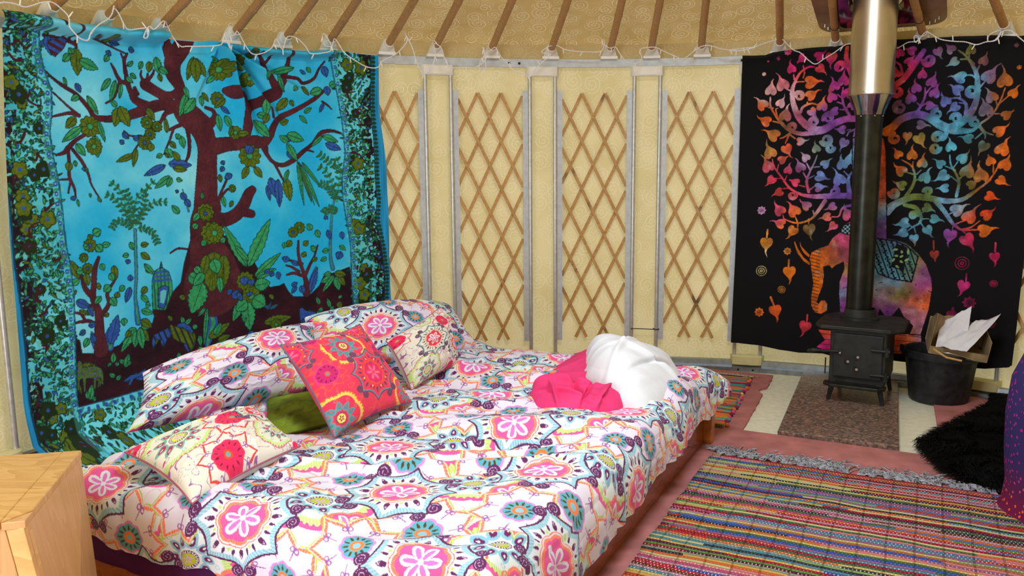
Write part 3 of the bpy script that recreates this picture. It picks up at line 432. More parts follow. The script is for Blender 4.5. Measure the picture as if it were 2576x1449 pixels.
E_co = '190,1829,240,190,190;262,1860,235,120,140;315,1966,225,50,130;432,1861,235,100,30;435,1787,240,120,60;339,1782,235,190,210;591,1854,180,60,150;146,1661,240,110,50;362,1613,200,90,150;314,1589,150,110,50;444,1578,190,150,210;563,1608,130,70,160;679,1646,170,80,160;426,2002,210,40,120;629,2031,225,80,50;633,1950,215,45,130;675,1882,215,50,130;963,1992,200,50,120;926,1860,215,60,70;1035,2002,130,70,170;1004,1911,200,50,120;1083,1796,150,70,160;1179,1990,140,80,120;1210,1934,120,190,200;1290,1988,110,110,40;1362,1930,130,80,90;1329,1812,90,190,220;1396,1838,130,100,160;1472,1803,190,110,40;1516,1741,235,120,30;1497,1638,170,100,40;1470,1541,230,110,40;1230,1742,100,120,200;1392,1688,110,100,130;939,1629,110,70,90;1013,1634,110,80,170;1170,1558,90,170,210;899,1542,220,120,40;945,1516,190,90,60;1057,1506,150,130,60;207,1359,220,80,110;286,1462,230,90,60;204,1446,200,150,70;411,1401,200,170,210;482,1459,130,150,120;537,1289,110,140,210;546,1458,110,170,210;373,1341,150,90,150;658,1272,100,120,190;691,1398,110,170,210;631,1498,130,110,180;276,1281,220,60,100;344,1238,225,70,110;1034,1394,220,120,40;1092,1289,90,160,180;1037,1216,110,120,50;1231,1392,90,190,220;1350,1506,70,160,190;1387,1460,100,90,60;1489,1367,225,110,35;1391,1298,190,120,70;1470,1252,230,110,30;1346,1243,100,100,40;1229,1194,100,170,210;583,1162,130,90,180;255,1191,220,70,60;379,1183,220,80,100;463,1149,170,100,170;623,1159,110,70,170;387,1001,240,130,40;276,1078,225,80,120;359,1061,240,120,50;455,950,110,90,50;514,1081,180,150,150;586,1099,190,110,180;565,1038,240,120,60;600,979,220,80,150;938,1105,130,170,190;1012,1123,110,130,60;1019,1008,100,170,210;1125,1109,100,120,60;1166,1037,90,170,190;1236,1072,110,150,200;1298,1113,150,180,200;1345,1051,220,90,60;1441,1179,215,75,25;1427,983,235,120,30;1434,1078,215,60,30;1259,944,130,70,160;1347,916,190,40,90;1179,826,170,60,50;513,751,225,110,25;510,618,225,110,25;600,789,200,100,60;688,810,150,70,90;675,913,210,80,130;532,487,220,110,45;662,688,180,150,60;673,627,180,80,170;676,558,110,170,190;695,498,150,60,150;864,1053,110,150,200;865,1187,200,90,60;848,1352,200,90,40;842,1475,210,80,40;876,978,110,60,150;875,852,90,110,160;926,770,90,160,200;887,615,150,190,210;947,653,120,160,210;929,558,190,130,190;968,561,120,110,40;1028,583,110,100,40;1017,775,70,80,60;1112,698,150,70,150;1073,729,120,140,60;1102,614,170,70,150;1064,493,180,110,140;942,465,130,60,150;1164,577,210,90,50;1107,530,230,100,30;1090,428,210,130,160;1060,288,235,110,50;985,262,230,90,60;1135,322,220,150,180;566,284,235,90,50;561,212,220,40,140;746,282,200,70,70;1486,829,190,30,90;1342,658,210,50,130;1327,787,150,30,80;174,864,240,150,40;194,775,240,220,220;350,656,230,120,30;275,427,240,100,40;460,330,225,60,80;164,1069,200,150,200;176,678,190,180,120;306,560,200,130,50;172,406,225,110,40;332,810,200,130,60;1498,679,150,30,70;1381,557,120,20,70;1498,449,90,15,50;385,834,225,110,25'
E_top = [[15, 2040], [152, 2036], [199, 2053], [397, 2067], [647, 2072], [909, 2082], [1201, 2073], [1400, 2060], [1517, 2044], [1593, 2029]]
E_bot = [[47, 197], [179, 188], [305, 164], [429, 152], [574, 160], [742, 132], [948, 163], [1106, 158], [1323, 164], [1489, 180], [1613, 210], [1619, 220]]
F_path = '-2131,3563,2046;-2113,3601,2068;-2090,3650,2070;-2069,3691,2065;-2036,3755,2095;-2012,3799,2103;-1992,3834,2080;-1977,3859,2051;-1977,3859,2011;-1967,3876,1986;-1953,3899,1963;-1934,3930,1960;-1924,3945,1996;-1902,3979,2036;-1880,4012,2062;-1866,4032,2086;-1856,4047,2120;-1844,4064,2098;-1833,4080,2058;-1821,4097,2032;-1788,4141,2042;-1759,4179,2048;-1763,4173,2007;-1775,4157,2005;-1756,4182,2059;-1739,4203,2048;-1707,4243,2094;-1714,4312,2072;-1701,4329,2029;-1676,4357,1988;-1654,4382,1991;-1602,4437,1998;-1543,4498,2009;-1518,4522,2024;-1503,4537,2081;-1483,4556,1989;-1499,4541,2050;-1466,4572,2074;-1453,4584,2092;-1418,4616,2012;-1393,4637,1982;-1353,4672,1990;-1310,4707,2023;-1287,4726,2075;-1262,4746,2019;-1237,4764,2088;-1194,4797,2088;-1152,4827,2046;-1131,4842,2010;-1078,4878,2014;-1023,4914,2039;-1044,4901,2106;-1066,4886,2121;-1061,4890,2062;-1022,4915,2057;-1005,4926,2101;-960,4953,2027;-905,4986,1986;-848,5017,1954;-799,5044,1948;-771,5058,1963;-765,5061,1985;-704,5091,2020;-660,5112,2053;-614,5133,2118;-639,5122,2175;-606,5137,2119;-581,5147,2057;-565,5154,1994;-539,5165,1941;-522,5172,1923;-494,5183,1942;-466,5194,1989;-455,5198,2053;-459,5197,2108;-418,5211,2082;-401,5218,2028;-375,5227,1974;-329,5242,1966;-272,5260,1972;-225,5274,1968;-187,5285,1988;-149,5295,2026;-167,5291,2099;-150,5295,1970;-188,5285,1960;-178,5288,2016;-101,5308,2092;-82,5312,2083;-53,5319,2037;-15,5327,2000;12,5333,1968;70,5344,1936;129,5355,1922;158,5359,1965;207,5366,2012;256,5373,2060;197,5365,2069;246,5372,2107;295,5377,2112;344,5382,2089;403,5387,2079;481,5392,2074;578,5395,2079;597,5395,2145;578,5395,2135;627,5396,2097;666,5395,2102;696,5395,2059;735,5394,2011;784,5392,1999;832,5389,2028;821,5390,2085;888,5385,2098;927,5381,2093;965,5377,2073;1032,5369,2043;1089,5361,2023;1154,5351,2068;1199,5342,2095;1245,5333,2098;1310,5320,2077;1382,5302,2064;1445,5286,2062;1511,5267,2077;1362,5307,2066;1426,5291,2059;1504,5269,2076;1573,5248,2101;1655,5220,2117;1686,5209,2087;1725,5194,2048;1762,5180,2030;1808,5161,1983;1845,5146,1959;1886,5128,1986;1941,5103,2022;2001,5074,2065;2055,5046,2053;2148,4995,2022;2236,4943,2022;2284,4913,2049;2323,4888,2052;2331,4883,2074;2312,4895,2084;2320,4890,2045;2359,4864,2098;2377,4852,2092;2424,4819,2053;2481,4777,2035;2525,4744,2027;2568,4709,2007;2603,4680,2017;2643,4646,2023;2656,4636,2072;2617,4669,2055;2611,4674,2020;2638,4650,2024;2661,4631,2064;2690,4605,2065;2715,4582,2034;2745,4554,1995'
ROLL1 = 872
ROLL2 = (1278, 1889)
PIN = (1176, 2035)
FANS = [((1365, 1545), 26, .10), ((1511, 1640), 24, .085), ((1266, 1852), 16, .04), ((1708, 1785), 20, .05), ((1011, 1713), 20, .03)]


# ------------------------------------------------------------------ printing patterns on cloth
def S(c): return np.array(c, float) / 255


class Canvas:
    """a sheet of cloth measured in millimetres; prints are drawn onto its grid"""
    def __init__(self, w, h, x0, y0, step, bg):
        self.x0, self.y0, self.st = x0, y0, step
        self.nx, self.ny = int(w / step) + 1, int(h / step) + 1
        self.c = np.zeros((self.ny, self.nx, 3), np.float32) + S(bg)
        self.X = x0 + np.arange(self.nx) * step
        self.Y = y0 + np.arange(self.ny) * step

    def box(self, xa, ya, xb, yb):
        i0 = max(0, int((ya - self.y0) / self.st)); i1 = min(self.ny, int((yb - self.y0) / self.st) + 2)
        j0 = max(0, int((xa - self.x0) / self.st)); j1 = min(self.nx, int((xb - self.x0) / self.st) + 2)
        return i0, max(i0, i1), j0, max(j0, j1)

    def mask(self, P):
        P = np.asarray(P, float)
        i0, i1, j0, j1 = self.box(P[:, 0].min(), P[:, 1].min(), P[:, 0].max(), P[:, 1].max())
        X = self.X[j0:j1][None]; m = np.zeros((i1 - i0, j1 - j0), bool)
        if m.size == 0: return (i0, i1, j0, j1), m
        Y = self.Y[i0:i1]
        x1, y1 = P[:, 0], P[:, 1]; x2, y2 = np.roll(x1, -1), np.roll(y1, -1)
        for a, b, c, d in zip(x1, y1, x2, y2):
            if b == d: continue
            r = np.nonzero((Y > min(b, d)) & (Y <= max(b, d)))[0]
            if len(r) == 0: continue
            xs = a + (Y[r] - b) * (c - a) / (d - b)
            m[r] ^= X > xs[:, None]
        return (i0, i1, j0, j1), m

    def put(self, bx, m, col):
        i0, i1, j0, j1 = bx
        if m.size == 0: return
        sub = self.c[i0:i1, j0:j1]
        if callable(col):
            yy, xx = np.nonzero(m); sub[m] = col(self.X[j0 + xx], self.Y[i0 + yy])
        else: sub[m] = S(col)

    def poly(self, P, col, edge=None, ew=3):
        bx, m = self.mask(P); self.put(bx, m, col)
        if edge is not None: self.line(np.vstack([P, P[:1]]), ew, edge)

    def line(self, P, r, col):
        P = np.asarray(P, float); r = np.broadcast_to(np.asarray(r, float), (len(P),))
        for k in range(len(P) - 1):
            a, b = P[k, :2], P[k + 1, :2]; ra, rb = r[k], r[k + 1]; R = max(ra, rb)
            bx = self.box(min(a[0], b[0]) - R, min(a[1], b[1]) - R, max(a[0], b[0]) + R, max(a[1], b[1]) + R)
            i0, i1, j0, j1 = bx
            if i1 <= i0 or j1 <= j0: continue
            X = self.X[j0:j1][None]; Y = self.Y[i0:i1][:, None]
            d = b - a; l2 = d @ d + 1e-9
            t = np.clip(((X - a[0]) * d[0] + (Y - a[1]) * d[1]) / l2, 0, 1)
            D = np.hypot(X - a[0] - t * d[0], Y - a[1] - t * d[1])
            self.put(bx, D < ra + (rb - ra) * t, col)

    def leaf(self, x, y, tx, ty, w, col, edge=None, saw=0, vein=True):
        d = np.array([tx - x, ty - y], float); L = np.hypot(*d) + 1e-6; d /= L; n = np.array([-d[1], d[0]])
        t = np.linspace(0, 1, 15); prof = np.sin(PI * t ** .8) ** .8 * w / 2
        if saw: prof = prof * (1 + saw * ((np.arange(15) % 2) - .5))
        A = np.array([x, y]) + np.outer(t * L, d)
        P = np.vstack([A + n * prof[:, None], (A - n * prof[:, None])[::-1]])
        self.poly(P, col)
        if edge is not None:
            self.line(np.vstack([P, P[:1]]), 1.7, edge)
            if vein: self.line(A[[0, -3]], 1.5, edge)


def smooth_path(P, n=6):
    P = np.asarray(P, float)
    if len(P) < 3: return P
    Q = np.vstack([2 * P[0] - P[1], P, 2 * P[-1] - P[-2]]); out = []
    for i in range(1, len(Q) - 2):
        for t in np.arange(n) / n:
            a, b, c, d = Q[i - 1:i + 3]
            out.append(.5 * (2 * b + (c - a) * t + (2 * a - 5 * b + 4 * c - d) * t * t + (3 * b - a - 3 * c + d) * t ** 3))
    out.append(P[-1])
    return np.array(out)


def parse(s): return [np.array([[float(q) for q in p.split(',')] for p in l.split(' ')]) for l in s.split(';')]
def rows(s): return [[float(q) for q in l.split(',')] for l in s.split(';')]


# ---- flower medallions of the bedding, drawn in polar coordinates round each centre
def medallion(x, y, col, cx, cy, R, rot, kind, pal):
    k = np.nonzero((np.abs(x - cx) < 1.3 * R) & (np.abs(y - cy) < 1.3 * R))[0]
    if len(k) == 0: return
    dx, dy = (x[k] - cx) / R, (y[k] - cy) / R
    rho = np.hypot(dx, dy); th = np.arctan2(dy, dx) + rot
    c = col[k].copy()
    hatch = (np.sin(th * 90 + rho * 20) > .2)

    def f(m, a, h=None):
        if h is not None:
            c[m] = S(pal[a]); c[m & hatch] = S(pal[h])
        else: c[m] = S(pal[a])

    def drops(n, rc, rl, wd, a, off=0., core=None):
        t = ((th + off) * n / (2 * PI)) % 1 - .5
        lat = t * 2 * PI / n * rho; u_ = (rho - rc) / rl
        w_ = wd * np.sqrt(np.clip(1 - u_ * u_, 0, 1)) * (1 - .35 * u_)
        m = (np.abs(u_) < 1) & (np.abs(lat) < w_)
        f(m, a)
        if core: f((np.abs(u_) < .75) & (np.abs(lat) < w_ * .45), core)
        return m
    s8 = 1 - np.abs(np.sin(4 * th))
    if kind == 'A':
        St = .80 + .22 * s8 ** 1.35
        f(rho < St * 1.03, 'plum'); f(rho < St * .975, 'sky', 'sky2'); f(rho < St * pal.get('bw', .85), 'white')
        drops(8, .66, .095, .045, 'plum', PI / 8, 'lilac'); drops(24, .63, .065, .026, 'plum', PI / 24); drops(8, .57, .035, .03, 'limelight', 0)
        for i in range(0, 1): pass
        sc = .45 + .05 * np.abs(np.cos(4 * th)); f(rho < sc + .05, 'orange'); f(rho < sc + .03, 'white'); f(rho < sc, 'orange', 'orange2'); f(rho < sc - .06, 'magenta')
        pt = .12 + .25 * np.abs(np.cos(3 * th)) ** .6; f(rho < pt, 'white')
        pc = (.04 + .27 * np.abs(np.cos(3 * th)) ** 2.2) * (np.abs(np.cos(3 * th)) > .45); f((rho < pc) & (rho > .06), 'orchid')
        # curls on the outline
        for q in range(4):
            for s in (-1, 1):
                a = q * PI / 2 + PI / 4 + s * .15 - rot; ex, ey = dx - 1.0 * math.cos(a), dy - 1.0 * math.sin(a)
                rr = np.hypot(ex, ey); tt = np.arctan2(ey, ex) * s
                m = rr < .135; f(m, 'plum')
                f(m & (np.abs(((rr / .06 + tt / (2 * PI)) % 1) - .5) < .08) & (rr < .11), 'lilac')
    elif kind == 'B':
        S2 = .66 + .20 * np.abs(np.cos(4 * th)) ** .55 + .14 * (1 - np.abs(np.sin(4 * th))) ** 2.6
        f(rho < S2 * 1.09, 'lime') if 'cb' not in pal else None; f(rho < S2 * 1.05, 'white2'); f(rho < S2 * 1.02, 'orange', 'orange2'); f(rho < S2 * .93, 'white2')
        # thin curls
        for s in (-1, 1):
            t = ((th) * 8 / (2 * PI)) % 1 - .5; lat = t * 2 * PI / 8 * rho
            rr = np.hypot(lat - s * .055, rho - .68)
            f((np.abs(rr - .045) < .013), 'curl')
        f((np.abs(((th * 8 / (2 * PI)) % 1) - .5) < .028) & (rho > .45) & (rho < .75), 'curl')
        sc = pal.get('bs', .30) + .04 * np.abs(np.cos(4 * th)); f(rho < sc + .05, 'lavender'); f(rho < sc - .0, 'turq')
        drops(12, pal.get('bs', .31) - .07, .065, .026, 'olive'); f(rho < .15, 'orange3'); f(rho < .08, 'sky')
    elif kind == 'C':
        s6 = np.abs(np.cos(3 * th)); Sc = .86 + .12 * s6 ** .7
        f(rho < Sc * pal.get('cb', 1.13), 'band'); f(rho < Sc * 1.0 + .03 * np.cos(48 * th), 'lime2', 'limep'); f(rho < Sc * .86, 'ice')
        t = (th * 10 / (2 * PI)) % 1 - .5; lat = t * 2 * PI / 10 * rho
        f((np.abs(np.hypot(lat - .06, rho - .70) - .05) < .008), 'sky')
        drops(10, .46, .17, .115, 'sky', 0); drops(10, .45, .11, .065, 'plum2', 0); drops(10, .46, .045, .02, 'white', 0)
        drops(5, .74, .06, .03, 'coral', PI / 10)
        f(rho < .24, 'plum'); f((rho < .225) & (rho > .175) & (np.sin(th * 22) > -.2), 'white'); f(rho < .17, 'lime'); drops(5, .08, .05, .028, 'lilac')
    elif kind == 'D':
        sc = .8 + .14 * np.abs(np.cos(4 * th)); f(rho < sc, 'orange', 'orange2'); f(rho < sc - .14, 'magenta'); pt = .2 + .46 * np.abs(np.cos(4 * th)) ** .7; f(rho < pt, 'white')
        f((rho < (.05 + .5 * np.abs(np.cos(4 * th)) ** 2.2)) & (rho > .1) & (np.abs(np.cos(4 * th)) > .4), 'orchid')
    col[k] = c


PAL = dict(band=(232, 92, 162), white=(222, 229, 240), white2=(226, 222, 240), plum=(96, 44, 92), plum2=(112, 36, 98), lilac=(205, 175, 220), sky=(138, 194, 216), sky2=(180, 216, 230), limelight=(190, 225, 120), orange=(246, 118, 88), orange2=(250, 160, 130), orange3=(246, 130, 70),
           magenta=(232, 92, 162), orchid=(222, 120, 200), lime=(186, 200, 40), lime2=(186, 222, 120), limep=(214, 238, 170), ice=(222, 233, 236), curl=(160, 100, 172), lavender=(214, 140, 214), turq=(92, 172, 190), olive=(80, 70, 40), coral=(244, 120, 100))
PALC = dict(PAL, bs=.46, bw=.90, cb=1.06, band=(206, 120, 150), white=(230, 226, 214), white2=(231, 227, 217), ice=(230, 229, 212), plum=(84, 60, 84), sky=(120, 180, 170), sky2=(170, 210, 200), orange=(222, 62, 62), orange2=(232, 84, 80), magenta=(236, 52, 84), orchid=(214, 120, 180), turq=(232, 44, 96), olive=(140, 20, 50), orange3=(236, 84, 52), lavender=(236, 60, 100), plum2=(180, 50, 90), lime=(226, 226, 90), coral=(226, 60, 120), orange4=(0, 0, 0))
PALR = dict(PAL, bs=.50, bw=.90, cb=1.05, band=(240, 96, 60), white=(236, 60, 92), white2=(238, 58, 98), ice=(238, 56, 92), plum=(110, 70, 96), plum2=(60, 150, 150), sky=(110, 150, 160), sky2=(120, 120, 140), limelight=(230, 220, 100), orange=(236, 76, 56), orange2=(240, 96, 60), magenta=(222, 40, 110), orchid=(245, 110, 160), lilac=(160, 50, 90), turq=(200, 40, 112), olive=(120, 20, 60),
            orange3=(236, 90, 60), lavender=(225, 70, 130), curl=(240, 96, 80), lime=(232, 226, 110), lime2=(238, 214, 100), limep=(236, 190, 90), coral=(250, 90, 60))


def bedding(x, y, org=(.53, -1.95), scale=1., seed=0):
    """repeating print of the duvet set; x, y in metres of cloth"""
    sh = x.shape; x = x.ravel(); y = y.ravel()
    col = np.zeros((len(x), 3), np.float32) + S((226, 227, 240))
    q = np.abs(((vnoise(x * 9, y * 9, 5) * 5) % 1) - .5); col[q < .05] = S((244, 190, 216))
    a1 = np.array((.29, .365)) * scale; a2 = np.array((-.33, .35)) * scale; o = np.array(org)
    c0 = np.array([x.mean(), y.mean()]); reach = int(max(np.ptp(x), np.ptp(y)) / (.45 * scale)) + 3
    ij = np.linalg.solve(np.array([a1, a2]).T, c0 - o)
    cells = [(i, j) for i in range(int(ij[0]) - reach, int(ij[0]) + reach + 1) for j in range(int(ij[1]) - reach, int(ij[1]) + reach + 1)]
    lo = np.array([x.min(), y.min()]) - .25; hi = np.array([x.max(), y.max()]) + .25
    for kind, off, R, rot in (('C', (.165, -.180), .165, .2), ('D', (-.01, -.265), .095, .3), ('B', (-.19, -.170), .160, 0.1), ('B', (.215, .03), .150, .4), ('A', (0, 0), .178, .25)):
        for i, j in cells:
            c = o + a1 * i + a2 * j + np.array(off) * (scale if kind != 'C' and kind != 'B' else 1)
            if (c > lo).all() and (c < hi).all(): medallion(x, y, col, c[0], c[1], R * scale, rot + (i * 7 + j * 3) % 8 * PI / 4, kind, PAL)
    return col.reshape(sh + (3,))


# ------------------------------------------------------------------ the tent: floor, lining, rails, crown
def arc(a0, a1, n): return np.linspace(a0, a1, n)


def floor_():
    mb = MB(); mb.lathe([(RW + .06, -.06), (RW + .06, 0.0)], (CX, CY, 0), 96)
    tag(mb.build('floor', M['cream_floor']), kind='structure')


floor_()


def wall_():
    # lining of the tent wall; the doorway to the left of the camera stays open
    A = arc(-112, 221, 240); Z = np.linspace(-.02, 2.14, 30)
    aa, zz = np.meshgrid(np.radians(A), Z)
    r = RW + .035 + .006 * fbm(aa * 20, zz * 3, 3) - .02 * np.exp(-((zz - 2.1) / .05) ** 2)
    P = np.stack([CX + r * np.sin(aa), CY + r * np.cos(aa), zz], -1)
    o = grid_obj('wall_back', P, M['wall'])
    set_uv(o, np.stack([aa * RW, zz], -1)); tag(o, kind='structure')


wall_()
ROOF_Z, SL = 2.145, .375


def roof_():
    A = arc(-180, 180, 540); T = np.linspace(0, 1, 40)
    aa, tt = np.meshgrid(np.radians(A), T)
    r = (RW + .05) * (1 - tt) + .6 * tt
    z = ROOF_Z + SL * (RW + .05 - r)
    pol = np.array(POLE_A)
    d = np.min(np.abs(np.degrees(aa)[..., None] - pol), -1)
    z = z + .012 * np.sin(np.clip(d / 3, 0, 1) * PI / 2) * (1 - tt) + .012 * (fbm(aa * 14, tt * 7, 9) - .5) * (1 - tt)
    P = np.stack([CX + r * np.sin(aa), CY + r * np.cos(aa), z], -1)
    # valance that drops to the top rail
    P = np.concatenate([np.stack([CX + (RW + .035) * np.sin(aa[:1]), CY + (RW + .035) * np.cos(aa[:1]), aa[:1] * 0 + 2.045], -1),
                        np.stack([CX + (RW + .06) * np.sin(aa[:1]), CY + (RW + .06) * np.cos(aa[:1]), aa[:1] * 0 + 2.10], -1), P])
    o = grid_obj('ceiling', P, M['roof'])
    uv = np.stack([aa * (RW - .6 * tt * 3), tt * 2.8], -1); uv = np.concatenate([uv[:1] - [0, .1], uv[:1] - [0, .05], uv])
    set_uv(o, uv); tag(o, kind='structure')
    mb = MB(); mb.lathe([(.58, 3.14), (.66, 3.14), (.66, 3.24), (.58, 3.24), (.58, 3.14)], (CX, CY, 0), 48, cap=False)
    tag(mb.build('trim_1', M['bamboo'], smooth=True), kind='structure')


POLE_A = [-77, -71, -65.3, -59.3, -54.6, -49.4, -42.3, -36.9, -32.0, -25.5, -20.0, -13.5, -6.6, 0.2, 5.1, 10.8, 19.2, 25.1, 33.6, 41.2, 48.6, 55.5, 62]
roof_()


def rail(name, prof, mat, label, a0=-75, a1=62):
    # prof: closed outline of (radius offset, z)
    A = np.radians(arc(a0, a1, 160)); n = len(prof); V = []; F = []
    for a in A:
        for dr, z in prof: V.append((CX + (RW + dr) * math.sin(a), CY + (RW + dr) * math.cos(a), z))
    for i in range(len(A) - 1):
        for j in range(n): F.append((i * n + j, i * n + (j + 1) % n, (i + 1) * n + (j + 1) % n, (i + 1) * n + j))
    F += [tuple(range(n)), tuple(range((len(A) - 1) * n, len(A) * n))]
    e = empty(name, cyl(0, RW, prof[0][1]), label, 'rail')
    MB().add(V, F).build('rail_channel', mat, e)
    return e


def bolt(mb, a, z, r=RW - .012, s=.008):
    p = np.array(cyl(a, r, z)); nrm = np.array([-math.sin(math.radians(a)), -math.cos(math.radians(a)), 0])
    mb.tube([p, p + nrm * .006], s, 10)


top_rail = rail('top_rail', [(-.012, 1.995), (-.012, 2.045), (-.008, 2.045), (-.008, 2.0), (.012, 2.0), (.012, 1.995)], M['alu_flat'], 'grey aluminium rail curving along the top of the wall')
for a in (-11.4, -10.2, 15.2, 16.4): mb = MB(); bolt(mb, a, 2.018); mb.build('bolt', M['black'], top_rail)
bot_rail = rail('bottom_rail', [(-.075, 0), (-.075, .03), (-.035, .036), (-.03, .066), (.012, .066), (.012, 0)], M['alu_dark'], 'blue grey aluminium rail curving along the foot of the wall')
for a in (15.9, 17.6): mb = MB(); bolt(mb, a, .016, RW - .07, .007); mb.build('bolt', M['black'], bot_rail)

# ---- pairs of aluminium tubes with white caps
PA = [-19.67 + 12.175 * k for k in range(-4, 7)]
plab = {-66.6: 'pair of aluminium tubes left of the blue tapestry, behind the pine chest', -19.67: 'first pair of aluminium tubes right of the blue tapestry', -7.495: 'second pair of aluminium tubes right of the blue tapestry',
        4.68: 'pair of aluminium tubes rising behind the white crumpled cloth', 16.855: 'pair of aluminium tubes half covered by the black tapestry, left of the stove', 41.205: 'pair of aluminium tubes behind the black tapestry and the rubber bucket',
        29.03: 'pair of aluminium tubes hidden behind the black tapestry and stove', -31.845: 'pair of aluminium tubes behind the right side of the blue tapestry', -44.02: 'pair of aluminium tubes behind the middle of the blue tapestry', -56.195: 'pair of aluminium tubes behind the left side of the blue tapestry'}
for a in PA:
    if abs(a + 68.37) < .1: a = -66.6
    if not any(abs(a - q) < .3 for q in (-66.6, -19.67, -7.495, 4.68, 16.855, 41.205)): continue
    lab = [v for k, v in plab.items() if abs(k - a) < .1][0]
    e = empty('wall_post', cyl(a, RW, 0), lab, 'post', 'paired aluminium wall posts', 0)
    for s in (-1, 1):
        mb = MB(); mb.tube([cyl(a + s * 1.478 / 1, RW - .012, .05), cyl(a + s * 1.478, RW - .012, 1.95)], .0135, 14)
        mb.build('tube', M['alu'], e, smooth=True)
    for nm, z0, z1, mt, rr in (('top_cap', 1.935, 1.998, M['plastic'], .034), ('bottom_cap', .036, .105, M['plastic_cream'], .05)):
        n = 14; V = []; F = []
        for i in range(n + 1):
            t = i / n * 2 - 1; ang = a + t * 1.93
            bul = rr * (1 - abs(t) ** 6) ** .5
            for z in (z0, z0 + .008, z1 - .008, z1):
                k = .8 if z in (z0, z1) else 1
                V.append(cyl(ang, RW - .004 - bul * k, z))
            V.append(cyl(ang, RW + .01, z1)); V.append(cyl(ang, RW + .01, z0))
        for i in range(n):
            for j in range(6): F.append((i * 6 + j, i * 6 + (j + 1) % 6, (i + 1) * 6 + (j + 1) % 6, (i + 1) * 6 + j))
        F += [tuple(range(6)), tuple(range(n * 6, n * 6 + 6))]
        MB().add(V, F).build(nm, mt, e, smooth=True)
    if abs(a - 4.68) < .2:
        mb = MB(); ring = [cyl(a + 1.478 + .35 * math.cos(t) * 1.0, RW - .012 - .02 * math.sin(t), .262) for t in np.linspace(0, 2 * PI, 17)]
        mb.tube(ring, .003, 6); mb.tube([cyl(a + 1.2, RW - .03, .262), cyl(a - 1.6, RW - .035, .268)], .003, 6); mb.build('cable_tie', M['black'], e)


# ---- folding trellis panels between the posts
def slat(mb, p0, p1, aL, off, w=.0102, th=.003):
    # p = (x along the wall, z); aL: angle at x = 0
    p0 = np.array(p0); p1 = np.array(p1); d = (p1 - p0) / np.hypot(*(p1 - p0)); nn = np.array([-d[1], d[0]])
    V = []; F = []; n = 6
    for i in range(n + 1):
        q = p0 + (p1 - p0) * i / n
        for s, rr in ((-1, 0), (1, 0), (1, th * 2), (-1, th * 2)):
            w_ = q + nn * w * s
            V.append(cyl(aL + math.degrees(w_[0] / RW), RW + off - rr, w_[1]))
    for i in range(n):
        for j in range(4): F.append((i * 4 + j, i * 4 + (j + 1) % 4, (i + 1) * 4 + (j + 1) % 4, (i + 1) * 4 + j))
    F += [(0, 1, 2, 3), (n * 4, n * 4 + 1, n * 4 + 2, n * 4 + 3)]
    mb.add(V, F)


def trellis(aL, aR, label, matf, frac=.31):
    W = math.radians(aR - aL) * RW; zt, zb = 1.83, .205; k = 2.04; sp = .152
    e = empty('trellis_panel', cyl((aL + aR) / 2, RW, zb), label, 'trellis panel', 'folding bamboo trellis panels')
    piv = []
    for dirn, off in ((1, .008), (-1, -.0)):
        for i in range(-14, 16):
            x0 = frac * W + i * sp          # where the slat meets the top
            # x = x0 + dirn' * (zt - z) / k ; the front slats fall to the right
            s = -dirn
            def X(z): return x0 + s * (zt - z) / k
            za, zc = zt, zb
            # clip to 0..W
            def zat(x): return zt - (x - x0) * k * s
            lo, hi = (zat(W), zat(0)) if s > 0 else (zat(0), zat(W))
            z1, z0 = min(zt, max(lo, hi)), max(zb, min(lo, hi))
            if z1 - z0 < .06: continue
            mb = MB(); slat(mb, (X(z1), z1), (X(z0), z0), aL, off)
            o = mb.build('slat', matf[0 if (i * 3 + dirn) % 4 else 1], e)
            if s > 0: piv.append((x0, z1, z0))
    for x0, z1, z0 in piv:
        for j in range(-12, 14):
            # crossing with a rising slat that meets the top at x0 + j * sp
            z = zt - j * sp * k / 2; x = x0 + j * sp / 2
            if z0 - .01 <= z <= z1 + .01 and 0 < x < W:
                mb = MB(); bolt(mb, aL + math.degrees(x / RW), z, RW - .004, .0032); mb.build('rivet', M['rivet'], e)
    for s, a in ((-1, aL), (1, aR)):
        mb = MB(); V = []
        for z in (.19, 1.845):
            for da, dr in ((-.30, -.012), (.30, -.012), (.30, -.008), (-.30, -.008)): V.append(cyl(a + s * .27 + da, RW + dr, z))
        mb.add(V, [(0, 1, 2, 3), (4, 5, 6, 7), (0, 1, 5, 4), (1, 2, 6, 5), (2, 3, 7, 6), (3, 0, 4, 7)])
        for z in np.arange(.24, 1.84, .31): bolt(mb, a + s * .27, z, RW - .011, .0035)
        mb.build('edge_strip', M['alu_flat'], e)
    return e


g = 1.478 + .24 + .57
for a0, a1, lab, fr, mm in ((-31.845, -19.67, 'plain bamboo trellis panel half hidden by the edge of the blue tapestry', .30, ('slat2', 'slat2')),
                            (-19.67, -7.495, 'bamboo trellis panel between the first two post pairs right of the blue tapestry', .31, ('slat2', 'slat')),
                            (-7.495, 4.68, 'bamboo trellis panel with dark burn marks left of the white crumpled cloth', .31, ('slat', 'slat')),
                            (4.68, 16.855, 'bamboo trellis panel next to the left edge of the black tapestry', .33, ('slat', 'slat')),
                            (41.205, 53.38, 'bamboo trellis panel showing past the right edge of the black tapestry', .33, ('slat', 'slat')),
                            ):
    trellis(a0 + g, a1 - g, lab, (M[mm[0]], M[mm[1]]), fr)

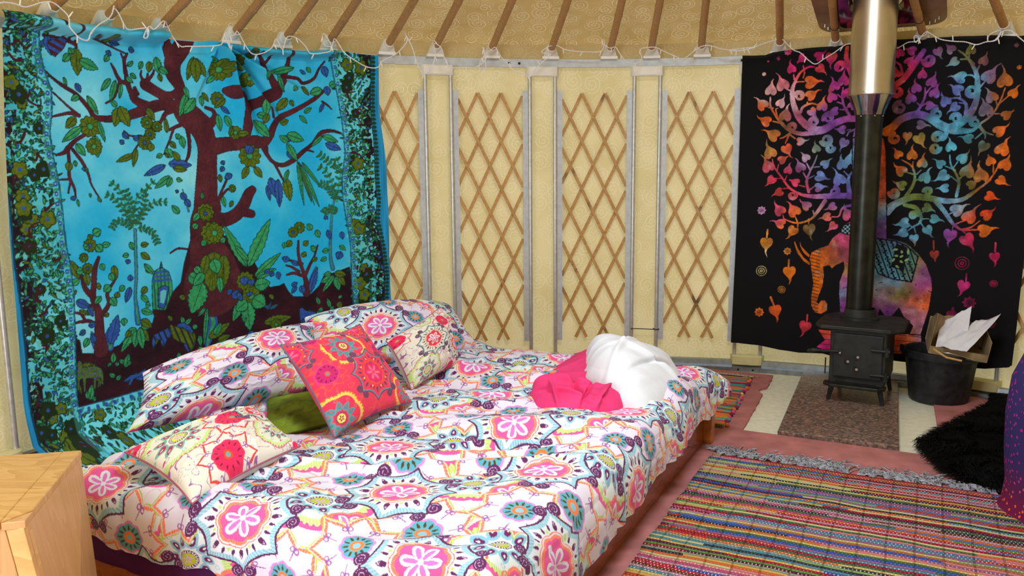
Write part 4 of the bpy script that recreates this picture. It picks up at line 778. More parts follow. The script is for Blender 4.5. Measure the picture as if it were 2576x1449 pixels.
# ---- bamboo roof poles in milky sockets
ords = ['', 'first', 'second', 'third', 'fourth', 'fifth', 'sixth', 'seventh', 'eighth', 'ninth', 'tenth', 'eleventh', 'twelfth', 'thirteenth', 'fourteenth', 'fifteenth']
vis = [a for a in POLE_A if -60 < a < 42]
proto_tube = None
for a in vis:
    if a < 28:
        n = len([q for q in vis if a <= q < 28]); lab = '%s bamboo roof pole to the left of the steel flue' % ords[n]
    else:
        n = len([q for q in vis if 28 < q <= a]); lab = '%s bamboo roof pole to the right of the steel flue' % ords[n]
    e = empty('roof_pole', cyl(a, RW - .05, 2.06), lab, 'roof pole', 'bamboo roof poles')
    mb = MB(); pts = []; rad = []
    R0 = RW - .055; nseg = 26; rs = random.Random(int(a * 10))
    for i in range(nseg + 1):
        t = i / nseg; r = R0 * (1 - t) + .62 * t
        pts.append(cyl(a + .15 * math.sin(t * 5 + a), r, 2.092 + SL * (R0 - r))); rad.append(.0195 + rs.uniform(-.001, .001))
    # swollen joints of the cane
    P2, R2 = [], []
    nx = rs.uniform(.05, .2); tl = 0
    pts = np.array(pts); L = np.linalg.norm(pts[-1] - pts[0]); s_ = 0; ts = [0]
    while s_ < L:
        s_ += rs.uniform(.2, .34); ts.append(min(s_, L))
    allt = sorted(set([x for t in ts for x in (t - .012, t, t + .012)] + list(np.linspace(0, L, 14)))); allt = [t for t in allt if 0 <= t <= L]
    for t in allt:
        f = t / L * nseg; i = min(int(f), nseg - 1); P2.append(pts[i] + (pts[i + 1] - pts[i]) * (f - i)); R2.append(.0215 if any(abs(t - q) < 1e-6 for q in ts) else .0195)
    mb.tube(P2, np.array(R2) * 1.17, 12); mb.build('cane', M['bamboo'], e, smooth=True)
    # socket: fan-shaped foot, cup for the pole
    mb = MB(); rad_, tan_ = np.array(cyl(a, 1, 0)) - np.array([CX, CY, 0]), None
    er = rad_; et = np.array([math.cos(math.radians(a)), -math.sin(math.radians(a)), 0]); o0 = np.array(cyl(a, RW - .014, 2.048))
    prof = [(.054, -.004, 0), (.054, .012, 0), (.047, .014, .004), (.027, .070, .03), (.027, .08, .05)]
    V = []; F = []
    for hw, dz, dr in prof:
        for s, q in ((-1, .0), (1, .0), (1, .038), (-1, .038)): V.append(o0 + et * hw * s - er * (dr + (.03 - q)) + np.array([0, 0, dz]))
    for i in range(len(prof) - 1):
        for j in range(4): F.append((i * 4 + j, i * 4 + (j + 1) % 4, (i + 1) * 4 + (j + 1) % 4, (i + 1) * 4 + j))
    F += [(0, 1, 2, 3), tuple(range(4 * len(prof) - 4, 4 * len(prof)))]
    mb.add(V, F)
    q0 = np.array(pts[0]); dr_ = (pts[1] - pts[0]) / np.linalg.norm(pts[1] - pts[0])
    mb.tube([q0 - dr_ * .012, q0 + dr_ * .045], .0275, 14)
    mb.build('socket', M['socket'], e, smooth=True)
    if a in (25.1, 33.6):
        mb = MB(); c0 = pts[0] + dr_ * .19; n1 = et; n2 = np.cross(dr_, et)
        mb.tube([c0 + (n1 * math.cos(t) + n2 * math.sin(t)) * .023 for t in np.linspace(0, 2 * PI, 17)], .003, 6); mb.build('cable_tie', M['black'], e)


# ------------------------------------------------------------------ printed wall hangings
def interp_edge(E, k=0):
    E = np.array(sorted(E, key=lambda p: p[k]), float)
    return lambda q: np.interp(q, E[:, k], E[:, 1 - k])


def sample(cv, U, Z):
    fx = np.clip((U - cv.x0) / cv.st, 0, cv.nx - 1.001); fy = np.clip((Z - cv.y0) / cv.st, 0, cv.ny - 1.001)
    i = fy.astype(int); j = fx.astype(int); a = (fx - j)[..., None]; b = (fy - i)[..., None]
    c = cv.c
    return (c[i, j] * (1 - a) + c[i, j + 1] * a) * (1 - b) + (c[i + 1, j] * (1 - a) + c[i + 1, j + 1] * a) * b


def blue_print():
    cv = Canvas(2260, 2180, -40, -20, 2.6, (72, 190, 228))
    XX, YY = np.meshgrid(cv.X / 1000, cv.Y / 1000)
    t = fbm(XX * 3, YY * 3, 21)[..., None]; t2 = fbm(XX * 60, YY * 60, 4)[..., None]
    A, B_ = S((30, 182, 238)), S((136, 230, 250))
    cv.c[:] = A + (B_ - A) * np.clip((t - .3) * 2.2, 0, 1) + (t2 - .45) * .05
    GR, OL, BL = (38, 138, 84), (78, 104, 22), (42, 84, 178)
    DK = (14, 44, 40); MR = (78, 34, 46)
    tones = [GR, OL, BL]

    def maroon(x, y):
        t = fbm(x / 60, y / 60, 8); k = vnoise(x / 3.1, y / 9, 31)
        return (S((70, 26, 38)) + (S((108, 50, 58)) - S((70, 26, 38))) * np.clip(t * 1.2 - .2, 0, 1)[:, None]) * (.82 + .3 * k[:, None])

    def ground(x, y):
        t = fbm(x / 90, y / 90, 18); k = vnoise(x / 14, y / 2.8, 33)
        return (S((34, 12, 24)) + (S((66, 22, 36)) - S((34, 12, 24))) * np.clip(t * 1.6 - .3, 0, 1)[:, None]) * (.8 + .35 * k[:, None])

    def olive(x, y): k = fbm(x / 9, y / 9, 2)[:, None]; return S((58, 84, 14)) + (S((124, 142, 30)) - S((58, 84, 14))) * k

    def green(x, y): k = fbm(x / 12, y / 12, 6)[:, None]; return S((24, 126, 84)) + (S((84, 190, 112)) - S((24, 126, 84))) * k

    def blue(x, y): k = fbm(x / 9, y / 9, 7)[:, None]; return S((30, 66, 150)) + (S((66, 112, 204)) - S((30, 66, 150))) * k
    fl = [green, olive, blue]
    for P in parse(B_gr): cv.poly(P, ground, (24, 60, 60), 2)
    for P in parse(B_bl): cv.line(smooth_path(P[:, :]), smooth_path(P)[:, 2], blue)
    for P in parse(B_bl): cv.line(smooth_path(P[:, :]), smooth_path(P)[:, 2] * .4, green)
    for P in parse(B_br):
        Q = smooth_path(P); cv.line(Q, np.clip(Q[:, 2], 2.5, None) + 1.8, (30, 24, 50))
    for P in parse(B_br):
        Q = smooth_path(P); cv.line(Q, np.clip(Q[:, 2], 2.5, None), maroon)
    for P in parse(B_st): cv.line(smooth_path(P), 4, green)
    H = parse(B_hut)
    cv.poly(H[0], green, DK, 2)
    h0 = H[0]; zr = h0[:, 1]; bx, m = cv.mask(h0)
    cv.put(bx, m & ((np.sin(cv.X[bx[2]:bx[3]][None] / 3.2 + 0 * cv.Y[bx[0]:bx[1]][:, None]) > .5)), (30, 90, 90))
    for z in np.arange(zr.max() - 70, zr.max(), 22): cv.put(bx, m & (np.abs(cv.Y[bx[0]:bx[1]][:, None] - z) < 6 + 0 * cv.X[bx[2]:bx[3]][None]), blue)
    cv.poly(H[1], blue, DK, 2); cv.poly((H[1] - H[1].mean(0)) * .6 + H[1].mean(0), (96, 200, 210)); cv.poly(H[2], blue, DK, 2)
    for x, y, tx, ty, w, c in rows(B_lv):
        c = int(c); big = w > 26
        if w > 38 and c == 1 and math.hypot(tx - x, ty - y) < w * 1.6:
            # blossom
            cx, cy = (x + tx) / 2, (y + ty) / 2; R = max(w, math.hypot(tx - x, ty - y)) * .55
            a = np.linspace(0, 2 * PI, 60); rr = R * (.8 + .2 * np.abs(np.cos(5 * a)))
            cv.poly(np.stack([cx + rr * np.cos(a), cy + rr * np.sin(a)], 1), olive, (30, 50, 14), 1.8)
            for q in range(10):
                b = q * PI / 5; cv.line([(cx + R * .3 * math.cos(b), cy + R * .3 * math.sin(b)), (cx + R * .8 * math.cos(b), cy + R * .8 * math.sin(b))], 1.4, (40, 62, 14))
            cv.poly(np.stack([cx + R * .28 * np.cos(a), cy + R * .28 * np.sin(a)], 1), green if rng.rand() < .6 else blue, (20, 50, 40), 1.5)
            continue
        cv.leaf(x, y, tx, ty, w * (1 if big else 1.15), fl[c], (16, 50, 48) if w > 13 else (24, 92, 84), saw=.22 if w > 40 else 0, vein=w > 9)
        if w > 60 and c == 1:
            for s in (-.3, 0, .3):
                cv.line([(x + (tx - x) * .2, y + (ty - y) * .2), (x + (tx - x) * .95 + s * w * .5, y + (ty - y) * .95)], 1.6, (40, 62, 14))
    for k, P in enumerate(parse(B_an)):
        cv.poly(P, [olive, blue, blue, olive, blue, blue][k], (24, 40, 40), 1.6)
        bx, m = cv.mask(P); Xs = cv.X[bx[2]:bx[3]][None]; Ys = cv.Y[bx[0]:bx[1]][:, None]
        if k == 0: cv.put(bx, m & (np.hypot(((Xs % 16) - 8), (((Ys + 8 * ((Xs // 16) % 2)) % 16) - 8)) < 4.2), blue)
        if k in (3, 4): cv.put(bx, m & (np.sin(Xs / 5 + Ys / 14) > .5), (40, 40, 50))
        if k == 5: cv.put(bx, m & (np.sin((Xs * .45 + Ys) / 5.5) > 0), maroon)
    rs = np.random.RandomState(3)
    IN = parse(B_in); OUT = parse(B_out)
    li = interp_edge(np.vstack([IN[0], IN[2]]), 1); ri = interp_edge(np.vstack([IN[1], IN[4]]), 1); bi = interp_edge(IN[3], 0)
    lo = interp_edge(np.vstack([OUT[0], OUT[2]]), 1); ro = interp_edge(np.vstack([OUT[1], OUT[3]]), 1)
    Lx, Rx, Bz, lox, rox = li(cv.Y)[:, None], ri(cv.Y)[:, None], bi(cv.X)[None], lo(cv.Y)[:, None], ro(cv.Y)[:, None]
    X, Y = cv.X[None] + 0 * Lx, cv.Y[:, None] + 0 * Bz
    bor = (X < Lx) | (X > Rx) | (Y < Bz)
    cv.c[bor] = (S((92, 212, 236)) + (t[bor] - .5) * .5)
    # dark leafy masses toward the outer line
    outer = np.where(X < Lx, (Lx - X) / np.maximum(Lx - lox, 1), np.where(X > Rx, (X - Rx) / np.maximum(rox - Rx, 1), (Bz - Y) / 330.))
    N1 = fbm(X / 75, Y / 75, 40); N2 = fbm(X / 22, Y / 22, 41)
    dk = bor & (N1 + .46 * outer + .2 * (N2 - .5) > .90)
    cv.c[dk] = S((14, 40, 34)) + (N2[dk] - .3)[:, None] * S((50, 80, 20))
    mr = bor & (outer > .72) & (N1 + .3 * N2 > .52)
    cv.c[mr] = S((30, 14, 26)) + (N2[mr] - .4)[:, None] * S((30, 16, 26))
    edgeX = lambda y: (lo(y), li(y)); edgeR = lambda y: (ri(y), ro(y))
    for k in range(4200):
        side = rs.choice(3, p=(.42, .32, .26))
        y = rs.uniform(0, 2080)
        if side == 0: a, b = edgeX(y); x = a + (b - a) * rs.beta(1.3, 1.3)
        elif side == 1: a, b = edgeR(y); x = a + (b - a) * rs.beta(1.3, 1.3)
        else: x = rs.uniform(lo(300.), ro(300.)); y = rs.uniform(-10, float(bi(x)) - 25)
        if side == 2 and y < 0: continue
        an = rs.uniform(0, 2 * PI); Lf = rs.uniform(12, 40)
        c = rs.choice([0, 0, 0, 0, 1, 2, 3, 3, 4, 4], p=None)
        f = [green, olive, blue, (18, 58, 42), (104, 202, 200)][c]
        cv.leaf(x, y, x + Lf * math.cos(an), y + Lf * math.sin(an), Lf * rs.uniform(.28, .5), f, (14, 52, 50) if c < 3 else None, vein=False)
    for k in range(70):      # clusters and blossoms of the border
        side = rs.randint(3); y = rs.uniform(60, 2000)
        if side == 0: a, b = edgeX(y); x = a + (b - a) * rs.uniform(.2, .85)
        elif side == 1: a, b = edgeR(y); x = a + (b - a) * rs.uniform(.2, .8)
        else: x = rs.uniform(lo(300.), ro(300.)); y = float(bi(x)) * rs.uniform(.2, .8)
        R = rs.uniform(26, 46); a = np.linspace(0, 2 * PI, 50); ph = rs.rand() * 6
        rr = R * (.72 + .28 * np.abs(np.cos(2.5 * a + ph)))
        cv.poly(np.stack([x + rr * np.cos(a), y + rr * np.sin(a)], 1), olive if k % 2 else (26, 48, 16), (24, 40, 14), 2)
        cv.poly(np.stack([x + R * .22 * np.cos(a), y + R * .22 * np.sin(a)], 1), blue)
    for k in range(26):      # dark twigs
        side = rs.randint(2); y = rs.uniform(60, 2000); a, b = (edgeX if side == 0 else edgeR)(y); x = a + (b - a) * rs.uniform(.15, .7)
        P = [(x, y, 6)]
        for q in range(4): P.append((P[-1][0] + rs.uniform(-20, 40), P[-1][1] + rs.uniform(-30, 35), 6 - q))
        Q = smooth_path(P); cv.line(Q, Q[:, 2], (64, 26, 36))
    # the small flower ribbon beside the inner line and the lines themselves
    rib = ((X < Lx) & (X > Lx - 36)) | ((X > Rx) & (X < Rx + 36)) | ((Y < Bz) & (Y > Bz - 36) & (X > Lx - 36) & (X < Rx + 36))
    cv.c[rib] = cv.c[rib] * .6 + S((80, 200, 225)) * .4
    for y in np.arange(20, 2080, 46):
        for x in (float(li(y)) - 20, float(ri(y)) + 20):
            if y > float(bi(x)):
                cv.poly([(x + 12 * math.cos(q * PI / 4) * (.7 + .3 * (q % 2)), y + 12 * math.sin(q * PI / 4)) for q in range(8)], blue); cv.poly([(x + 4 * math.cos(q), y + 4 * math.sin(q)) for q in range(6)], (130, 220, 230))
                cv.leaf(x - 8, y + 22, x + 10, y + 26, 8, green, None, vein=False)
    for x in np.arange(float(li(300.)), float(ri(500.)), 46):
        y = float(bi(x)) - 20
        cv.poly([(x + 12 * math.cos(q * PI / 4) * (.7 + .3 * (q % 2)), y + 12 * math.sin(q * PI / 4)) for q in range(8)], blue)
    ln = (np.abs(X - Lx) < 3) & (Y > Bz) | (np.abs(X - Rx) < 3) & (Y > Bz) | (np.abs(Y - Bz) < 3) & (X > Lx) & (X < Rx)
    cv.c[ln] = S((20, 90, 120))
    ln = (np.abs(X - Lx + 6) < 1.5) | (np.abs(X - Rx - 6) < 1.5)
    cv.c[ln] = S((30, 110, 140))
    out = (X < lox) | (X > rox)
    st = vnoise(X / 7, Y / 160, 77)
    cv.c[out] = S((30, 140, 196)) * (.85 + .35 * st[out][:, None])
    ln = (np.abs(X - lox) < 5) | (np.abs(X - rox) < 3); cv.c[ln] = S((14, 60, 90))
    # scalloped row beside the right outer line
    for y in np.arange(0, 2080, 24):
        x = float(ro(y)) + 14
        cv.poly([(x + 15 * math.cos(q * PI / 4), y + 11 * math.sin(q * PI / 4)) for q in range(8)], (20, 66, 50))
        x = float(lo(y)) - 12
    return cv


def hang(name, cv, A0, R, top, bot, lft, rgt, step, disp, label, cat):
    """cloth pinned on the round wall; disp(U, Z) is how far it stands off, in metres"""
    tp, lf, rg = interp_edge(top, 0), interp_edge(lft, 1), interp_edge(rgt, 1)
    H = 2100; W = float(np.ptp([p[0] for p in top])) + 60
    n, m = int(H / step), int(W / step)
    V = np.linspace(0, 1, n)[:, None]; Uu = np.linspace(0, 1, m)[None]
    z = V * 2050 + 0 * Uu
    for _ in range(3):
        x = lf(z) * (1 - Uu) + rg(z) * Uu
        b = bot(x); z = b + (tp(x) - b) * V
    d = disp(x, z)
    r = R - d
    a = np.radians(A0) + x / 1000 / R
    P = np.stack([CX + r * np.sin(a), CY + r * np.cos(a), z / 1000], -1)
    o = grid_obj(name, P, M['cloth_print'], None, sample(cv, x, z))
    return tag(o, label, cat)


def seg_d(U, Z, a, b):
    a = np.array(a, float); b = np.array(b, float); d = b - a; L = math.hypot(*d)
    t = ((U - a[0]) * d[0] + (Z - a[1]) * d[1]) / L ** 2
    s = ((U - a[0]) * -d[1] + (Z - a[1]) * d[0]) / L
    return t, s


def blue_disp(U, Z):
    d = .012 + .018 * (fbm(U / 260, Z / 1400, 50, 3)) + .006 * np.sin(U / 70 + .6 * np.sin(Z / 400)) * np.clip((Z - 400) / 1500, 0, 1) * .5
    top = interp_edge(B_top, 0)(U); dz = top - Z
    # rolled-over hem, far left to the fifth pole
    m = np.clip((U - 60) / 160, 0, 1) * np.clip((ROLL1 - U) / 14, 0, 1)
    q = dz / 62.
    d = d + m * .12 * np.sqrt(np.clip(1 - (q - .5) ** 2 * 4, 0, 1)) * (q < 1) * (q >= 0)
    d = d + m * (-.004) * np.exp(-((dz - 95) / 26) ** 2)
    m2 = np.clip((U - ROLL2[0]) / 30, 0, 1) * np.clip((ROLL2[1] - U) / 60, 0, 1)
    q = dz / 40.
    d = d + m2 * .08 * np.sqrt(np.clip(1 - (q - .5) ** 2 * 4, 0, 1)) * (q < 1) * (q >= 0)
    # folds fanning out of the pinned point
    for (b, w, amp) in FANS:
        t, s = seg_d(U, Z, PIN, b)
        w_ = w * (.35 + .9 * np.clip(t, 0, 1.2))
        e = np.where(s > 0, np.exp(-(s / (w_ * .45)) ** 2), np.exp(-(s / (w_ * 2.2)) ** 2)) - .5 * np.exp(-((s - w_ * 1.3) / w_) ** 2)
        d = d + amp * e * np.clip(t * 6, 0, 1) * np.clip(1.15 - t, 0, 1)
    # gathers along the top
    d = d + .006 * np.sin(U / 24 + 2 * np.sin(U / 130)) * np.exp(-dz / 140)
    # the foot of the cloth comes forward over the bed edge
    d = d + .08 * np.clip((330 - Z) / 330, 0, 1) ** 1.5 + .26 * np.clip((120 - Z) / 120, 0, 1) ** 1.3 + .012 * np.sin(Z / 90 + U / 200) * np.clip((U - 1300) / 700, 0, 1)
    return np.maximum(d, .002)


cvb = blue_print()
hang('blue_tapestry', cvb, -65.0, 3.19, B_top, lambda x: 10 + 0 * x, B_lft, B_rgt, 2.7, blue_disp,
     'turquoise tree of life tapestry with birds, covering the wall left of the bare trellis', 'tapestry')
del cvb


def elephant_print():
    cv = Canvas(1700, 2180, -30, 60, 2.6, (13, 11, 17))
    XX, YY = np.meshgrid(cv.X, cv.Y)
    cv.c[:] = (S((11, 10, 16)) + (fbm(XX / 4, YY / 30, 3)[..., None] - .5) * .012)
    # tie-dye colour of the print
    C = np.array(rows(E_co)); h = 6
    gx, gy = np.meshgrid(cv.X[::h], cv.Y[::h]); wx = gx + 90 * (fbm(gx / 60, gy / 60, 3) - .47); wy = gy + 90 * (fbm(gx / 60, gy / 60, 13) - .47)
    D = ((wx[..., None] - C[:, 0]) ** 2 + (wy[..., None] - C[:, 1]) ** 2); Wt = np.exp(-(D - D.min(-1, keepdims=True)) / (2 * 38. ** 2))
    G = (Wt @ C[:, 2:]) / Wt.sum(-1, keepdims=True) / 255
    G = G * (.78 + .5 * vnoise(gx / 26, gy / 26, 90)[..., None])
    bl = np.clip((fbm(gx / 34, gy / 34, 91) - .66) * 5, 0, 1)[..., None]; G = G * (1 - bl) + bl * S((215, 200, 225))

    def dye(x, y):
        j = np.clip(((x - cv.X[0]) / (cv.st * h)), 0, G.shape[1] - 1.01); i = np.clip(((y - cv.Y[0]) / (cv.st * h)), 0, G.shape[0] - 1.01)
        a = (j % 1)[:, None]; b = (i % 1)[:, None]; j = j.astype(int); i = i.astype(int)
        c = (G[i, j] * (1 - a) + G[i, j + 1] * a) * (1 - b) + (G[i + 1, j] * (1 - a) + G[i + 1, j + 1] * a) * b
        return c * (.80 + .2 * vnoise(x / 5, y / 5, 2)[:, None])
    for P in parse(E_br): Q = smooth_path(P); cv.line(Q, np.clip(Q[:, 2], 2.6, None), dye)
    for x, y, r, a0, t in rows(E_sp):
        k = np.linspace(0, 1, 30); ang = math.radians(a0) + t * k * 1.55 * 2 * PI
        rr = r * (1 - k * .72); P = np.stack([x + rr * np.cos(ang), y + rr * np.sin(ang), 9 - 4 * k], 1); P[:, 2] *= r / 38 * 1.0 + .3
        cv.line(P, P[:, 2], dye); cv.poly([(P[-1, 0] + P[-1, 2] * 1.2 * math.cos(q), P[-1, 1] + P[-1, 2] * 1.2 * math.sin(q)) for q in np.linspace(0, 2 * PI, 9)], dye)
    for x, y, tx, ty in rows(E_lv):
        d = np.array([tx - x, ty - y]); L = np.hypot(*d); d /= L; n = np.array([-d[1], d[0]]); c = np.array([x, y]); w = np.clip(L * .60, 34, 50)
        t = np.linspace(0, 1, 18)
        px = np.array([.0, .12, .2, .1, -.12, -.4, -.62, -.75, -.7, -.5, -.2, .2, .6, 1.0, 1.4, 1.75, 2.1, 2.45])
        # heart-shaped leaf: notch at the stem end, drawn-out curling tip
        H1 = [(-.55, 0), (-.8, .25), (-.85, .6), (-.6, .92), (-.1, 1.0), (.4, .8), (.8, .45), (1.1, .22), (1.6, .12)]
        sc = w * .78; curl = (1 if (int(x) % 2) else -1) * .25
        pts = [c + d * (a * sc) + n * (b * sc) for a, b in H1] + [c + d * L * 1.0 + n * curl * sc * 1.4] + [c + d * (a * sc) - n * (b * sc) + (n * curl * .12 * sc if a > 1 else 0) for a, b in H1[::-1]]
        P = smooth_path([(q[0], q[1], 0) for q in pts + [pts[0]]], 3)[:, :2]
        cv.poly(P, dye)
    BK = (14, 12, 18)
    for P in parse(E_bs): cv.poly(P, dye)
    bs = parse(E_bs)[0]
    bx, m = cv.mask(bs); cv.put(bx, m & (np.abs(((cv.Y[bx[0]:bx[1]][:, None] + 0 * cv.X[bx[2]:bx[3]][None]) % 34) - 17) < 2.0), BK)
    el = parse(E_el)[0]
    cv.poly(el, dye, BK, 3)
    for P in parse(E_tk): cv.poly(P, dye, BK, 2.5)
    # trunk rings, dress borders, saddle cloth
    bx, m = cv.mask(el); Xs = cv.X[bx[2]:bx[3]][None]; Ys = cv.Y[bx[0]:bx[1]][:, None]
    U0, U1 = el[:, 0].min(), el[:, 0].max()
    ring = m & (Xs < U0 + 70) & (Ys < 900) & (np.abs(((Ys + Xs * .25) % 22) - 11) < 1.8)
    cv.put(bx, ring, BK)
    fine = m & (Xs > U0 + 200) & (fbm(Xs / 16 + 0 * Ys, Ys / 16 + 0 * Xs, 61, 2) > .55) & (np.abs(((Ys + 18 * np.sin(Xs / 30)) % 40) - 20) < 2) & (Ys > 430)
    cv.put(bx, fine, BK)
    bl = parse(E_bl)[0]; bx, m = cv.mask(bl); Xs = cv.X[bx[2]:bx[3]][None]; Ys = cv.Y[bx[0]:bx[1]][:, None]
    pat = (np.abs(((Xs * .9 + Ys * .35) % 26) - 13) < 3.4) | ((np.sin(Xs / 4) * np.sin(Ys / 4) > .25) & (((Xs * .9 + Ys * .35) // 26) % 2 < 1))
    cv.put(bx, m, lambda x, y: (dye(x, y) * .6 + S((70, 150, 170)) * .4)); cv.put(bx, m & pat, BK)
    cv.line(np.vstack([bl, bl[:1]]), 3.5, BK)
    b2 = parse(E_bl2)[0]; cv.poly(b2, BK); cb = b2.mean(0)
    for q in range(9):
        a = q * 2.4; r = 9 * q ** .8; cv.leaf(cb[0] + r * math.cos(a), cb[1] + r * math.sin(a) * 1.3, cb[0] + (r + 24) * math.cos(a + .5), cb[1] + (r + 24) * math.sin(a + .5), 14, (130, 170, 110), None, vein=False)
    hd = parse(E_hd)[0]; cv.poly(hd, (130, 170, 190), BK, 3); bx, m = cv.mask(hd)
    cv.put(bx, m & (np.sin(cv.X[bx[2]:bx[3]][None] / 4) * np.sin(cv.Y[bx[0]:bx[1]][:, None] / 4) > .1), BK)
    # ear and eye
    ec = el[:, 0].min() + 250; ez = 905
    a = np.linspace(0, 2 * PI, 40)
    cv.line(np.stack([ec + 8 * np.cos(a), ez + 5 * np.sin(a)], 1), 2, BK)
    for k, (x, y, r) in enumerate(rows(E_fl)):
        for rr, w in ((r * .85, 2.2 if r > 20 else 1.2), (r * .5, 2.6), (r * .18, 3)):
            if k in (0, 3, 4, 7, 11): continue
            cv.line(np.stack([x + rr * np.cos(a), y + rr * np.sin(a)], 1), w if r > 12 else 1.5, dye)
        if k in (0, 3, 4, 7, 11, 8):
            for q in range(8):
                b = q * PI / 4; cv.leaf(x + r * .35 * math.cos(b), y + r * .35 * math.sin(b), x + r * math.cos(b), y + r * math.sin(b), r * .55, dye, None, vein=False)
            cv.line(np.stack([x + r * .22 * np.cos(a), y + r * .22 * np.sin(a)], 1), 2.4, dye)
    return cv


def el_disp(U, Z):
    d = .010 + .012 * fbm(U / 240, Z / 1500, 70, 3) + .005 * np.sin(U / 95 + .8 * np.sin(Z / 500))
    dz = interp_edge(E_top, 0)(U) - Z
    d = d + .005 * np.sin(U / 22 + 2 * np.sin(U / 150)) * np.exp(-np.abs(dz) / 120) + .02 * np.exp(-((dz - 20) / 16) ** 2)
    d = d + .016 * (1 + np.sin(U / 130 + 1.0)) * np.clip((420 - Z) / 400, 0, 1)
    return d


E_top[-1] = [1640, E_top[-2][1]]
cve = elephant_print()
eb = interp_edge(E_bot, 0)
hang('elephant_tapestry', cve, 15.0, 3.19, E_top, lambda x: eb(x), [[10, 0], [-2, 200], [12, 1000], [14, 2100]], [[1640, 0], [1625, 200], [1642, 1000], [1640, 2100]], 2.7, el_disp,
     'black tapestry with rainbow tree and elephant, hanging behind the stove', 'tapestry')
del cve


# ------------------------------------------------------------------ carpet, hearth, rugs
def flat_poly(name, pts, z0, z1, mat, bevel=0):
    me = bpy.data.meshes.new(name); bm = bmesh.new()
    vs = [bm.verts.new((x, y, z0)) for x, y in pts]; f = bm.faces.new(vs)
    r = bmesh.ops.extrude_face_region(bm, geom=[f])
    for v in r['geom']:
        if isinstance(v, bmesh.types.BMVert): v.co.z = z1
    bmesh.ops.recalc_face_normals(bm, faces=bm.faces); bm.to_mesh(me); bm.free()
    me.materials.append(mat); o = bpy.data.objects.new(name, me); COL.objects.link(o)
    if bevel:
        m = o.modifiers.new('bevel', 'BEVEL'); m.width = bevel; m.segments = 2; m.limit_method = 'ANGLE'
    return o


rsx = np.random.RandomState(5)
cp = [(1.095, 5.44)]
for t in np.linspace(0, 1, 6): cp.append((1.22 + (1.685 - 1.22) * t, 5.46 + (5.215 - 5.46) * t))
nl = np.array((1.185, 4.121)); fl_ = np.array((1.685, 5.205)); nr = np.array((2.0, 3.70)); fr_ = np.array((2.44, 4.66))
for t in np.linspace(0, 1, 24)[1:]: p = fl_ + (nl - fl_) * t + np.array((.9, -.43)) * (-.035 * (.28 < t < .36) + rsx.uniform(-.004, .004) * (t < .98)); cp.append(tuple(p))
for t in np.linspace(0, 1, 10)[1:]: cp.append(tuple(nl + (nr - nl) * t))
for t in np.linspace(0, 1, 8)[1:]: cp.append(tuple(nr + (fr_ - nr) * t))
for a in np.linspace(41, 170, 60): x, y, _ = cyl(a, RW - .09, 0); cp.append((x, y))
for a in np.linspace(196, 360 + 6, 80): x, y, _ = cyl(a, RW - .09, 0); cp.append((x, y))
tag(flat_poly('carpet', cp[1:], .0, .012, M['carpet']), 'rust pink fitted carpet cut out around the stove hearth', 'carpet')

BO = np.array([1.0, 3.96, 0]); BU = np.array([-.894, .448, 0]); BV = np.array([.448, .894, 0])   # bed frame: foot-side corner, towards the head, along the foot


def bed(s, t, z=0.): return BO + s * BU + t * BV + np.array([0, 0, z])


# granite hearth slab in two pieces
M['granite'] = None


def granite():
    m, N, L, B = nt('granite')
    tc = N.new('ShaderNodeTexCoord'); vo = N.new('ShaderNodeTexVoronoi'); vo.inputs['Scale'].default_value = 85
    no = N.new('ShaderNodeTexNoise'); no.inputs['Scale'].default_value = 60; no.inputs['Detail'].default_value = 8
    L.new(tc.outputs['Object'], vo.inputs[0]); L.new(tc.outputs['Object'], no.inputs[0])
    cr = N.new('ShaderNodeValToRGB'); cr.color_ramp.elements[0].color = lin((40, 34, 32)); cr.color_ramp.elements[1].color = lin((190, 172, 160))
    e = cr.color_ramp.elements.new(.45); e.color = lin((104, 90, 82)); e = cr.color_ramp.elements.new(.62); e.color = lin((138, 108, 94))
    mx = N.new('ShaderNodeMixRGB'); mx.blend_type = 'MIX'; mx.inputs[0].default_value = .55
    sp = N.new('ShaderNodeSeparateXYZ'); L.new(vo.outputs['Color'], sp.inputs[0]); L.new(sp.outputs[0], mx.inputs[1]); L.new(no.outputs['Fac'], mx.inputs[2])
    L.new(mx.outputs[0], cr.inputs[0]); L.new(cr.outputs[0], B.inputs['Base Color']); B.inputs['Roughness'].default_value = .3
    return m


M['granite'] = granite()
HN, HM = np.array((1.340, 4.045)), np.array((1.842, 3.795)); HD = np.array((.545, 1.19))
hs = empty('hearth_slab', (*((HN + HM) / 2 + HD / 2), .0), 'mottled brown polished granite slab under the stove', 'hearth')
for nm, k0, k1 in (('slab', 0, .755), ('slab', .76, 1.0)):
    mb = MB(); mb.prism([tuple(HN + HD * k0), tuple(HM + HD * k0), tuple(HM + HD * k1 + (.0, 0)), tuple(HN + HD * k1)], .001, .034)
    mb.build(nm, M['granite'], hs, bevel=.006)

# ---- wood burning stove, its own axes: along = across the front, back = away from the camera
SA = np.array([.861, -.509, 0]); SB = np.array([.509, .861, 0]); SO = np.array([1.93, 4.52, 0])


def st(a, b, z): return SO + SA * a + SB * b + np.array([0, 0, z])


SR = np.array([SA, SB, [0, 0, 1.]]).T     # columns: local x, y, z


def sbox(mb, a0, a1, b0, b1, z0, z1): return mb.box(st((a0 + a1) / 2, (b0 + b1) / 2, (z0 + z1) / 2), (a1 - a0, b1 - b0, z1 - z0), SR)


